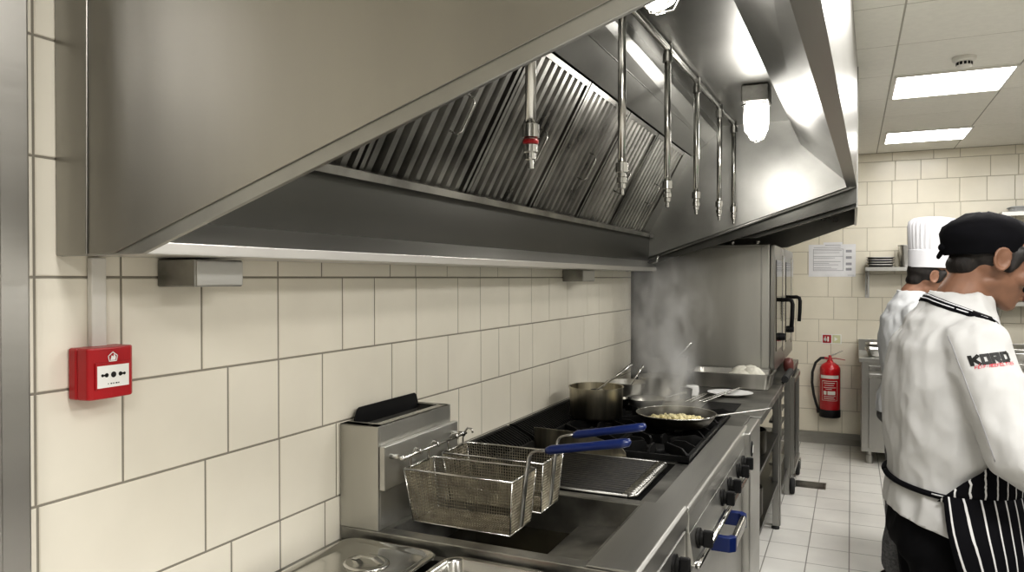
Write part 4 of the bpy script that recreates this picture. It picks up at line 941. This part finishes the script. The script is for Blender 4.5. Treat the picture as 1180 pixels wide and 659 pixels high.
steam('pots', (-1.0, 4.15, 1.0), .22, .20, .62, 95, 'steam drifting up from the pots beside the oven wall', (-.02, .1))

# ------------------------------------------------------------------ people
def sph(bm, c, r):
    rr = r if isinstance(r, (tuple, list)) else (r, r, r)
    bmesh.ops.create_uvsphere(bm, u_segments=20, v_segments=12, radius=1, matrix=M.Translation(V(c)) @ M.Diagonal((rr[0], rr[1], rr[2], 1)))
def hull(bm, items):
    t = NB()
    for c, r in items: sph(t, c, r)
    res = bmesh.ops.convex_hull(t, input=t.verts[:])
    junk = set(res['geom_interior']) | set(res['geom_unused'])
    bmesh.ops.delete(t, geom=[v for v in junk if isinstance(v, bmesh.types.BMVert)], context='VERTS')
    me = bpy.data.meshes.new('tmp'); t.to_mesh(me); t.free(); bm.from_mesh(me); bpy.data.meshes.remove(me)
def limb(bm, pts):
    for a, b in zip(pts[:-1], pts[1:]): hull(bm, [a, b])
def fuse(bm, voxel, smooth=3, fac=.5):
    me = bpy.data.meshes.new('tmp'); bm.to_mesh(me); bm.free(); o = bpy.data.objects.new('tmp', me); link(o)
    r = o.modifiers.new('r', 'REMESH'); r.mode = 'VOXEL'; r.voxel_size = voxel
    if smooth: s = o.modifiers.new('s', 'SMOOTH'); s.iterations = smooth; s.factor = fac
    dg = bpy.context.evaluated_depsgraph_get(); m2 = bpy.data.meshes.new_from_object(o.evaluated_get(dg))
    bpy.data.objects.remove(o); bpy.data.meshes.remove(me)
    b2 = NB(); b2.from_mesh(m2); bpy.data.meshes.remove(m2)
    for f in b2.faces: f.smooth = True
    return b2
def cut(bm, co, no, fill=True):
    g = bmesh.ops.bisect_plane(bm, geom=bm.verts[:]+bm.edges[:]+bm.faces[:], plane_co=V(co), plane_no=V(no), clear_outer=True)
    if fill:
        es = [e for e in g['geom_cut'] if isinstance(e, bmesh.types.BMEdge)]
        try: bmesh.ops.holes_fill(bm, edges=es)
        except Exception: pass
def lerp_tab(tab, z):
    if z <= tab[0][0]: return tab[0][1:]
    for a, b in zip(tab[:-1], tab[1:]):
        if z <= b[0]:
            f = (z-a[0])/(b[0]-a[0]); f = f*f*(3-2*f) if True else f
            return tuple(a[i]+(b[i]-a[i])*f for i in range(1, len(a)))
    return tab[-1][1:]
def folds(bm, amp, seed, scale=(9, 9, 4.5), zlo=-9, zhi=9, arms=1.):
    bm.normal_update(); S = V((seed*3.1, seed*1.7, seed))
    mv = []
    for v in bm.verts:
        p = v.co; q = V((p.x*scale[0]+p.z*2.5, p.y*scale[1], p.z*scale[2]-p.x*3))
        n = MN.noise(q+S)+.5*MN.noise(q*2.1+S)
        n = (1-abs(n)*1.8)-.45
        mv.append(v.normal*amp*n)
    for v, d in zip(bm.verts, mv): v.co += d
def apply(bm, mat): bmesh.ops.transform(bm, matrix=mat, verts=bm.verts[:])

def hand(bm, wrist, d, n, side):
    """wrist point, d = pointing direction, n = palm normal, curled fingers"""
    d = V(d).normalized(); n = V(n).normalized(); u = d.cross(n).normalized()*side; w = V(wrist)
    k0 = w+d*.085
    hull(bm, [(w, .024), (w+d*.03+u*.018, .017), (k0+u*.030, .0125), (k0-u*.032, .012), (w+d*.03-u*.018, .017)])
    for i, (o, L) in enumerate(((.030, .072), (.010, .082), (-.011, .076), (-.031, .060))):
        p = k0+u*o; a = d
        pts = [(p-d*.012, .0095)]
        for j, (f, c) in enumerate(((.45, .35), (.3, .55), (.25, .5))):
            ang = sum((.35, .55, .5)[:j+1]); dirn = (d*math.cos(ang)+n*math.sin(ang)); p = p+dirn*L*f; pts.append((p, .0088-.0009*j))
        limb(bm, pts)
    p = w+d*.025+u*.024; q = p+(d*.5+u*.75+n*.35).normalized()*.04; r = q+(d*.85+u*.2+n*.4).normalized()*.032
    limb(bm, [(p, .014), (q, .0105), (r, .0085)])

def person(label, loc, facing, cfg):
    s = cfg.get('scale', 1.)
    W_ = M.Translation(V(loc)) @ M.Rotation(facing, 4, 'Z') @ M.Scale(s, 4)
    root = thing('person', label, 'person', loc)
    def done(name, bm, mat, par, smooth=None): apply(bm, W_); return finish(name, bm, mat, par, smooth)
    tors = cfg['torso']            # z, centre a, half depth, half width
    # head transform
    hc, yawh, pitch = V(cfg['head']), cfg.get('head_yaw', 0), cfg.get('head_pitch', .25)
    HM = M.Translation(hc) @ M.Rotation(yawh, 4, 'Z') @ M.Rotation(pitch, 4, 'Y')
    # --- body (skin): one continuous surface
    h = NB()
    sph(h, (-.012, 0, .030), (.098, .077, .088))
    hull(h, [((.05, 0, .03), (.04, .062, .035)), ((.045, 0, -.035), (.040, .056, .04)), ((-.02, 0, -.02), (.05, .068, .05))])
    hull(h, [((.045, 0, -.035), (.040, .055, .035)), ((.070, 0, -.092), (.020, .024, .016)), ((-.008, .048, -.062), (.018, .014, .02)), ((-.008, -.048, -.062), (.018, .014, .02))])
    hull(h, [((.086, 0, .018), .009), ((.113, 0, -.030), (.011, .011, .009))]); hull(h, [((.104, .011, -.034), .0085), ((.104, -.011, -.034), .0085)])
    hull(h, [((.080, .030, .030), (.010, .020, .007)), ((.080, -.030, .030), (.010, .020, .007))])
    for q in (-1, 1):
        sph(h, (.060, q*.040, -.022), (.026, .022, .022))
        hull(h, [((-.008, q*.080, .014), (.014, .005, .012)), ((-.004, q*.076, -.018), (.008, .005, .009))])
        e = [V((-.008, q*.084, .002))+V((.018*math.cos(a)-.004*math.sin(a), q*.004*math.cos(a+2.6), .027*math.sin(a))) for a in [2*PI*k/18 for k in range(18)]]
        tube(h, e, .0048, 8, closed=True)
    hull(h, [((.095, 0, -.054), (.009, .022, .006)), ((.088, 0, -.054), (.008, .024, .006))]); hull(h, [((.092, 0, -.067), (.009, .019, .007)), ((.086, 0, -.067), (.008, .02, .007))])
    apply(h, HM)
    nb = V(cfg['neck']); b = NB(); b.from_mesh(_tm(h))
    limb(b, [(nb, .066), (nb+(HM @ V((-.02, 0, -.05))-nb)*.6, .060), (HM @ V((-.02, 0, -.03)), .060)])
    for (z, c, d, w) in tors: pass
    limb(b, [((nb.x-.01, -.10, 1.40), .055), ((nb.x-.01, .10, 1.40), .055)]); hull(b, [((nb.x, -.09, 1.38), .07), ((nb.x, .09, 1.38), .07), ((0, -.07, 1.05), .09), ((0, .07, 1.05), .09)])
    hull(b, [((0, -.06, .98), .09), ((0, .06, .98), .09)])
    for q in (-1, 1):
        limb(b, [((0, q*.09, .95), .082), ((.01, q*.095, .52), .052), ((-.01, q*.10, .10), .038)])
    for sgn, arm in ((-1, cfg['arm_r']), (1, cfg['arm_l'])):
        sh, el, wr = [V(p) for p in arm]
        limb(b, [(sh, .045), (el, .037), (wr, .027)]); dirn = (wr-el).normalized(); hand(b, wr+dirn*.015, dirn+V((0, 0, -.15)), (0, 0, -1) if True else (0, 0, 1), -sgn)
    b = fuse(b, .0042, 3)
    body = done('body', b, cfg['skin'], root, True)
    # eyes and brows
    for q in (-1, 1):
        e = NB(); sph(e, (.0765, q*.030, .010), (.0125, .0135, .0105)); apply(e, HM); eb = done('eye', e, 'eyewhite', root, True)
        e = NB(); sph(e, (.0865, q*.030, .008), (.0035, .0065, .0065)); apply(e, HM); done('iris', e, 'black', eb, True)
        e = NB(); tube(e, [(.089, q*.012, .030), (.090, q*.028, .035), (.080, q*.048, .031)], [.0035, .0045, .002], 6); apply(e, HM); done('eyebrow', e, 'hair', root, True)
        e = NB(); hull(e, [((.078, q*.022, .0175), (.011, .010, .004)), ((.074, q*.040, .0165), (.010, .008, .004))]); apply(e, HM); done('eyelid', e, cfg['skin'], root, True)
    e = NB(); hull(e, [((.0975, 0, -.0575), (.0065, .020, .0035)), ((.0955, 0, -.066), (.0065, .016, .005))]); apply(e, HM); done('lips', e, 'lip', root, True)
    # hair
    e = NB(); sph(e, (-.017, 0, .022), (.0965, .0795, .085)); hull(e, [((-.058, 0, -.04), (.042, .056, .03)), ((-.045, 0, .0), (.05, .066, .04))])
    for q in (-1, 1): hull(e, [((.030, q*.0685, .03), (.016, .010, .02)), ((.024, q*.0685, -.012 if cfg['hat'] == 'cap' else -.004), (.007, .008, .012))])
    e = fuse(e, .005, 2)
    cut(e, (.04, 0, 0), (1, 0, -.1)); cut(e, (0, 0, cfg.get('hairtop', .075)), (-.25 if cfg['hat'] == 'cap' else 0, 0, 1))
    apply(e, HM); done('hair', e, 'hair', root, True)
    # hat
    if cfg['hat'] == 'cap':
        CT = HM @ M.Translation((-.004, 0, -.022)) @ M.Rotation(-pitch*.85, 4, 'Y')
        e = NB(); rings = []
        for z, rx, ry, cx in ((.036, .094, .082, -.010), (.042, .098, .086, -.010), (.060, .099, .087, -.010), (.063, .101, .089, -.011), (.085, .106, .093, -.013), (.104, .099, .088, -.013), (.122, .080, .073, -.012), (.136, .052, .048, -.012), (.143, .018, .018, -.012)):
            rings.append([V((cx+rx*math.cos(a), ry*math.sin(a), z+(.010 if z < .07 else .0)*(-math.cos(a))*-.6+.004*MN.noise(V((math.cos(a)*3, math.sin(a)*3, z*30))))) for a in [2*PI*k/40 for k in range(40)]])
        loft(e, rings, False, True)
        for v in e.verts:
            if v.co.z > .07: v.co += v.co.normalized()*.004*MN.noise(v.co*38)
        apply(e, CT); ht = done('skull_cap', e, 'hatblack', root, True)
        e = NB(); sph(e, (-.107, .0, .050), (.012, .017, .012)); hull(e, [((-.106, 0, .045), .007), ((-.114, .010, .026), (.005, .009, .007))]); apply(e, CT); done('cap_knot', e, 'hatblack', ht, True)
    else:
        e = NB(); rings = []
        T = HM @ M.Translation((-.012, 0, .046)) @ M.Rotation(-pitch*.9, 4, 'Y')
        for z, r in ((0, .098), (.002, .103), (.085, .106), (.088, .103)): rings.append([V((r*1.0*math.cos(a), r*.9*math.sin(a), z)) for a in [2*PI*k/48 for k in range(48)]])
        loft(e, rings, False, False); apply(e, T); bd = done('hat_band', e, 'hatwhite', root, 40)
        e = NB(); rings = []; n = 120
        for z, r, pl in ((.084, .100, .001), (.10, .103, .0028), (.15, .107, .0032), (.20, .110, .0036), (.225, .105, .005), (.240, .085, .006), (.247, .05, .005), (.249, .01, .0)):
            rings.append([V(((r+pl*math.cos(30*a))*math.cos(a), (r+pl*math.cos(30*a))*.92*math.sin(a), z)) for a in [2*PI*k/n for k in range(n)]])
        loft(e, rings, False, True); apply(e, T); done('hat_crown', e, 'hatwhite', root, True)
    # trousers
    e = NB()
    lg = cfg.get('leg_r', .088)
    hull(e, [((0, -.07, 1.02), (.125, .10, .05)), ((0, .07, 1.02), (.125, .10, .05)), ((-.015, -.085, .88), (.125, .095, .06)), ((-.015, .085, .88), (.125, .095, .06))])
    for q in (-1, 1):
        a0 = cfg.get('step', 0)*q
        limb(e, [((-.005, q*.092, .88), (lg*1.25, lg*1.05, .08)), ((.0+a0*.5, q*.098, .52), (lg*.95, lg*.9, .08)), ((-.015+a0, q*.102, .13), (lg*.85, lg*.8, .08))])
    e = fuse(e, .009, 3); folds(e, .007, cfg['seed']+4, (7, 7, 6)); cut(e, (0, 0, .07), (0, 0, -1))
    done('trousers', e, cfg['trouser'], root, True)
    for q in (-1, 1):
        a0 = cfg.get('step', 0)*q
        e = NB(); hull(e, [((-.055+a0, q*.102, .04), (.035, .036, .038)), ((.03+a0, q*.106, .045), (.04, .040, .043)), ((.13+a0, q*.11, .028), (.05, .045, .026)), ((.17+a0, q*.11, .025), (.03, .035, .022))])
        cut(e, (0, 0, .004), (0, 0, -1)); done('shoe', e, 'rubber', root, True)
    # jacket
    def ring(z, off=0., n=44):
        c, d, w = lerp_tab(tors, z); d += off; w += off
        return [V((c+d*math.copysign(abs(math.cos(a))**.85, math.cos(a)), w*math.copysign(abs(math.sin(a))**.9, math.sin(a)), z)) for a in [2*PI*k/n for k in range(n)]]
    e = NB(); z0, z1 = tors[0][0], tors[-1][0]
    loft(e, [ring(z0+(z1-z0)*k/30) for k in range(31)])
    for arm, in ((cfg['arm_r'],), (cfg['arm_l'],)):
        sh, el, wr = [V(p) for p in arm]; mid = sh.lerp(el, .55)
        cuff = el.lerp(wr, .80)
        limb(e, [(V((tors[-3][1], sh.y*.55, sh.z+.01)), .055), (sh, .072), (mid, .069), (el, .066), (el.lerp(wr, .4), .060), (cuff, .052)])
    e = fuse(e, .0075, 7); folds(e, cfg.get('fold', .0075), cfg['seed']); folds(e, .0045, cfg['seed']+2.2, (17, 17, 8))
    bmesh.ops.smooth_vert(e, verts=e.verts[:], factor=.5, use_axis_x=True, use_axis_y=True, use_axis_z=True)
    hem = cfg['hem']; cut(e, (0, 0, hem), (cfg.get('hemtilt', 0), 0, -1))
    apply(e, W_); tree = BVHTree.FromBMesh(e)
    jk = finish('jacket', e, cfg['cloth'], root, True)
    # collar band
    e = NB(); rings = []
    for z, r in ((-.012, .078), (.03, .072), (.036, .070), (.030, .066), (-.005, .068)):
        rings.append([V((nb.x-.004+r*math.cos(a)*1.05, r*.98*math.sin(a), nb.z-.012+z-.045*(math.cos(a)*.5+.5))) for a in [2*PI*k/40 for k in range(40)]])
    loft(e, rings, False, False); done('collar', e, cfg['cloth'], jk, True)
    return root, W_, tree, jk, ring, done, HM

def _tm(bm):
    me = bpy.data.meshes.new('tmp'); bm.to_mesh(me); bm.free(); return me

T1 = [(.86, -.005, .155, .205), (.95, -.005, .150, .205), (1.06, .005, .150, .188), (1.16, .0, .155, .196), (1.30, -.010, .146, .204), (1.39, -.012, .128, .204), (1.455, -.004, .102, .165), (1.498, .010, .082, .112), (1.53, .024, .070, .074)]
P1, W1, TR1, JK1, RG1, D1, HM1 = person('chef in white jacket, black cap and striped black apron, looking down at the counter', (.235, 2.253, 0), R(5), dict(
    torso=T1, head=(.097, 0, 1.612), head_yaw=R(4), head_pitch=.40, neck=(.03, 0, 1.513), skin='skin', hat='cap', hairtop=.06, trouser='trouser', seed=1.3, cloth='cloth', hem=.935, hemtilt=-.25,
    arm_r=((.018, -.178, 1.405), (.085, -.275, 1.165), (.31, -.17, 1.045)), arm_l=((.018, .185, 1.412), (.10, .26, 1.165), (.33, .14, 1.02))))
# apron of the nearer chef, hung on the torso outline
def apron_patch(rows, nu=40, lift=.012, UW=3.3):
    """rows: (z, angle from, angle to, extra lift); angle 0 = front, negative = right side"""
    bm = NB(); uv = bm.loops.layers.uv.new('UVMap'); grid = []
    for z, a0, a1, ex in rows:
        zz = max(z, T1[0][0]); c, d, w = lerp_tab(T1, zz)
        grid.append([(V((c+(d+lift+ex)*math.copysign(abs(math.cos(a))**.85, math.cos(a)), (w+lift+ex)*math.copysign(abs(math.sin(a))**.9, math.sin(a)), z)), (a-a0)*.185*UW/(a1-a0) if UW else a*.185) for a in [a0+(a1-a0)*k/nu for k in range(nu+1)]])
    vs = [[bm.verts.new(p) for p, u in r] for r in grid]
    for i in range(len(vs)-1):
        for k in range(nu):
            f = bm.faces.new([vs[i][k], vs[i][k+1], vs[i+1][k+1], vs[i+1][k]]); f.smooth = True
            for l, (q, u) in zip(f.loops, (grid[i][k], grid[i][k+1], grid[i+1][k+1], grid[i+1][k])): l[uv].uv = (u+10, q.z)
    return bm
ap_rows = []
for k in range(25):
    z = 1.045-.62*k/24
    ap_rows.append((z, R(-106)+R(42)*k/24, R(88)-R(8)*k/24, .006+.012*math.sin(k*.4)+.03*k/24))
bm = apron_patch(ap_rows); ap = D1('apron', bm, 'stripe', P1, True)
ap.modifiers.new('thick', 'SOLIDIFY').thickness = .003
bib = []
for k in range(15):
    z = 1.03+.36*k/14
    q = k/14; lim = R(110)-R(80)*min(1, q*1.5)
    bib.append((z, -lim, lim, .004))
bm = apron_patch(bib, UW=0); o = D1('apron_bib', bm, 'stripe', ap, True); o.modifiers.new('thick', 'SOLIDIFY').thickness = .003
# waist tie
def tie(z_at, off, r, mat, name, par, a0=-PI, a1=PI, n=80):
    bm = NB(); pts = []
    for k in range(n+1):
        a = a0+(a1-a0)*k/n; z = z_at(a); c, d, w = lerp_tab(T1, z)
        pts.append(V((c+(d+off)*math.copysign(abs(math.cos(a))**.85, math.cos(a)), (w+off)*math.copysign(abs(math.sin(a))**.9, math.sin(a)), z)))
    tube(bm, pts, r, 8); return D1(name, bm, mat, par, True)
tie(lambda a: 1.035-.014*math.cos(a), .006, .0075, 'hatblack', 'waist_tie', ap)
tie(lambda a: 1.039-.014*math.cos(a), .0145, .0018, 'cloth2', 'tie_piping', ap, -2.0, 2.0)
# neck strap: black with a thin white line, sitting on the collar seam
def strap(dz, wid, lift, mat, name, par):
    bm = NB(); rings = []
    for k in range(73):
        a = PI+R(-150)+R(300)*k/72; fr = math.cos(a)*.5+.5; row = []
        for s_ in (1, -1):
            z = 1.549+dz+s_*wid-.105*fr**1.15; u = V((math.cos(a), math.sin(a), 0))
            o = W1 @ (V((.030, 0, z))+u*.30); tgt = W1 @ (V((.030, 0, z-.045))); dd = (tgt-o).normalized()
            hit = TR1.ray_cast(o, dd, .32)
            q = (W1.inverted() @ hit[0]) if hit[0] is not None else V((.030, 0, z-.01))+u*.078
            if (q-V((.030, 0, q.z))).length < .078: q = V((.030, 0, q.z))+u*.078
            n_ = (u*.7+V((0, 0, .7))).normalized(); row += [q+n_*lift, q-n_*.002] if s_ > 0 else [q-n_*.002, q+n_*lift]
        rings.append([row[0], row[1], row[2], row[3]])
    loft(bm, rings); return D1(name, bm, mat, par, True)
ns = strap(.0, .010, .004, 'hatblack', 'neck_strap', ap)
strap(.006, .0013, .0055, 'hatwhite', 'strap_line', ns); strap(-.003, .0011, .0055, 'hatwhite', 'strap_line', ns)

# sleeve logo: letters of strokes projected along -Y of the torso on to the right sleeve
LET = {'K': [[(0, 0), (0, 1)], [(.1, .46), (.85, 1)], [(.32, .58), (.9, 0)]], 'O': [[(0, .0), (0, 1), (.86, 1), (.86, 0), (0, 0)]], 'R': [[(0, 0), (0, 1), (.84, 1), (.84, .48), (.0, .48)], [(.42, .48), (.88, 0)]], 'D': [[(0, 0), (0, 1), (.66, 1), (.86, .8), (.86, .2), (.66, 0), (0, 0)]]}
CAMP = V((0, 0, 1.57))
def on_sleeve(pl_o, ux, uy, p, lift):
    q = pl_o+ux*p[0]+uy*p[1]; d = NRM
    hit = TR1.ray_cast(q-d*.5, d)
    return hit[0]-d*lift if hit[0] is not None else q
def strokes(bm, lines, w, ox, oy, sx, sy, shear, lift):
    for pl in lines:
        for (x0, y0), (x1, y1) in zip(pl[:-1], pl[1:]):
            a, b = V((ox+x0*sx+shear*y0*sy, oy+y0*sy)), V((ox+x1*sx+shear*y1*sy, oy+y1*sy))
            d = (b-a); L = d.length
            if L < 1e-6: continue
            d.normalize(); n = V((-d.y, d.x))*w/2; a = a-d*w*.45; b = b+d*w*.45
            m = max(2, int((b-a).length/.006))
            for k in range(m):
                p, q = a.lerp(b, k/m), a.lerp(b, (k+1)/m)
                try: face(bm, [on_sleeve(LO, LU, LV, r, lift) for r in (p+n, q+n, q-n, p-n)])
                except Exception: pass
# logo frame: a plane standing beside the sleeve, facing the sleeve
Rz = M.Rotation(R(5), 4, 'Z')
NRM = (Rz @ V((-.10, 1, -.16))).normalized()
LU = (Rz @ V((1, .05, .17))).normalized(); LV = (Rz @ V((-.17, -.1, 1))).normalized()
LO = W1 @ V((.008, -.40, 1.392))
bm = NB(); x = 0
for ch in 'KORD':
    strokes(bm, LET[ch], .0072, x, 0, .0155, .0185, .0, .0012); x += .0212
finish('sleeve_logo', bm, 'inkblack', JK1)
SEG = {'F': [[(0, 0), (0, 1), (1, 1)], [(0, .5), (.8, .5)]], 'E': [[(1, 0), (0, 0), (0, 1), (1, 1)], [(0, .5), (.8, .5)]], 'I': [[(.4, 0), (.4, 1)]], 'N': [[(0, 0), (0, 1), (1, 0), (1, 1)]], 'R': [[(0, 0), (0, 1), (1, 1), (1, .5), (0, .5)], [(.5, .5), (1, 0)]], 'L': [[(0, 1), (0, 0), (1, 0)]], 'T': [[(.5, 0), (.5, 1)], [(0, 1), (1, 1)]], 'S': [[(0, 0), (1, 0), (1, .5), (0, .5), (0, 1), (1, 1)]], 'É': [[(1, 0), (0, 0), (0, 1), (1, 1)], [(0, .5), (.8, .5)], [(.4, 1.3), (.8, 1.6)]], '-': [[(.2, .5), (.8, .5)]]}
bm = NB(); x = .002
for ch in 'FÉIF-REEFÉLTIES':
    strokes(bm, SEG[ch], .0011, x, -.0105, .0040, .0062, .25, .0012); x += .0056
finish('sleeve_small_text', bm, 'logo_red', JK1)
# sleeve seam
bm = NB(); pts = []
for k in range(26):
    f = k/25; q = W1 @ V((-.045+.075*f, -.45, 1.43-.27*f)); hit = TR1.ray_cast(q, Rz @ V((0, 1, 0)))
    if hit[0] is not None: pts.append(hit[0])
if len(pts) > 3: tube(bm, pts, .0012, 5); finish('sleeve_seam', bm, 'ink', JK1)
else: bm.free()

T2 = [(.84, -.01, .150, .195), (.95, -.01, .140, .185), (1.06, .0, .125, .165), (1.18, -.005, .130, .172), (1.28, -.015, .130, .180), (1.36, -.018, .115, .180), (1.425, -.012, .092, .150), (1.470, .0, .074, .10), (1.505, .012, .064, .07)]
person('chef in white jacket and tall pleated white hat standing behind the nearer chef', (.262, 4.136, 0), R(6), dict(
    torso=T2, head=(.085, 0, 1.570), head_yaw=R(5), head_pitch=.36, neck=(.018, 0, 1.487), skin='skin2', hat='toque', hairtop=.06, trouser='trouser_gray', seed=5.1, cloth='cloth2', hem=.915, fold=.0065, leg_r=.078, step=-.03,
    arm_r=((.005, -.165, 1.385), (.05, -.235, 1.13), (.28, -.14, 1.03)), arm_l=((.005, .165, 1.385), (.06, .23, 1.13), (.29, .12, 1.02))))
# ------------------------------------------------------------------ camera, lights, look
cam = bpy.data.cameras.new('camera'); co = bpy.data.objects.new('camera', cam); link(co)
cam.sensor_width = 36; cam.lens = 855/1180*36; cam.clip_start = .05
co.location = (0, 0, 1.57)
co.rotation_euler = (PI/2-math.atan(9.5/855), 0, math.atan(392/855))
SC.camera = co
def area(name, loc, sx, sy, e, rot=(0, 0, 0), col=(1, .98, .95)):
    l = bpy.data.lights.new(name, 'AREA'); l.shape = 'RECTANGLE'; l.size = sx; l.size_y = sy; l.energy = e; l.color = col
    o = bpy.data.objects.new(name, l); link(o); o.location = loc; o.rotation_euler = rot
for x, y, e in ((.52, .82, 26), (.52, -.9, 18), (1.75, .82, 22), (1.75, 3.2, 22), (1.75, 5.05, 22), (.52, 3.2, 18)):
    area('added_area_light', (x, y, CZ-.02), .58, .55, e)  # unseen ceiling lamps, assumed and added to light the room
w = bpy.data.worlds.new('world'); SC.world = w; w.use_nodes = True
w.node_tree.nodes['Background'].inputs[0].default_value = (.9, .88, .85, 1); w.node_tree.nodes['Background'].inputs[1].default_value = .05
SC.view_settings.view_transform = 'Standard'; 
try: SC.view_settings.look = 'Medium High Contrast'
except Exception as ex_: print('LOOK', ex_)
SC.view_settings.exposure = .44
SC.cycles.max_bounces = 8; SC.cycles.diffuse_bounces = 4; SC.cycles.glossy_bounces = 5; SC.cycles.transparent_max_bounces = 16
SC.cycles.volume_bounces = 1; SC.cycles.use_denoising = True; SC.cycles.sample_clamp_indirect = 6
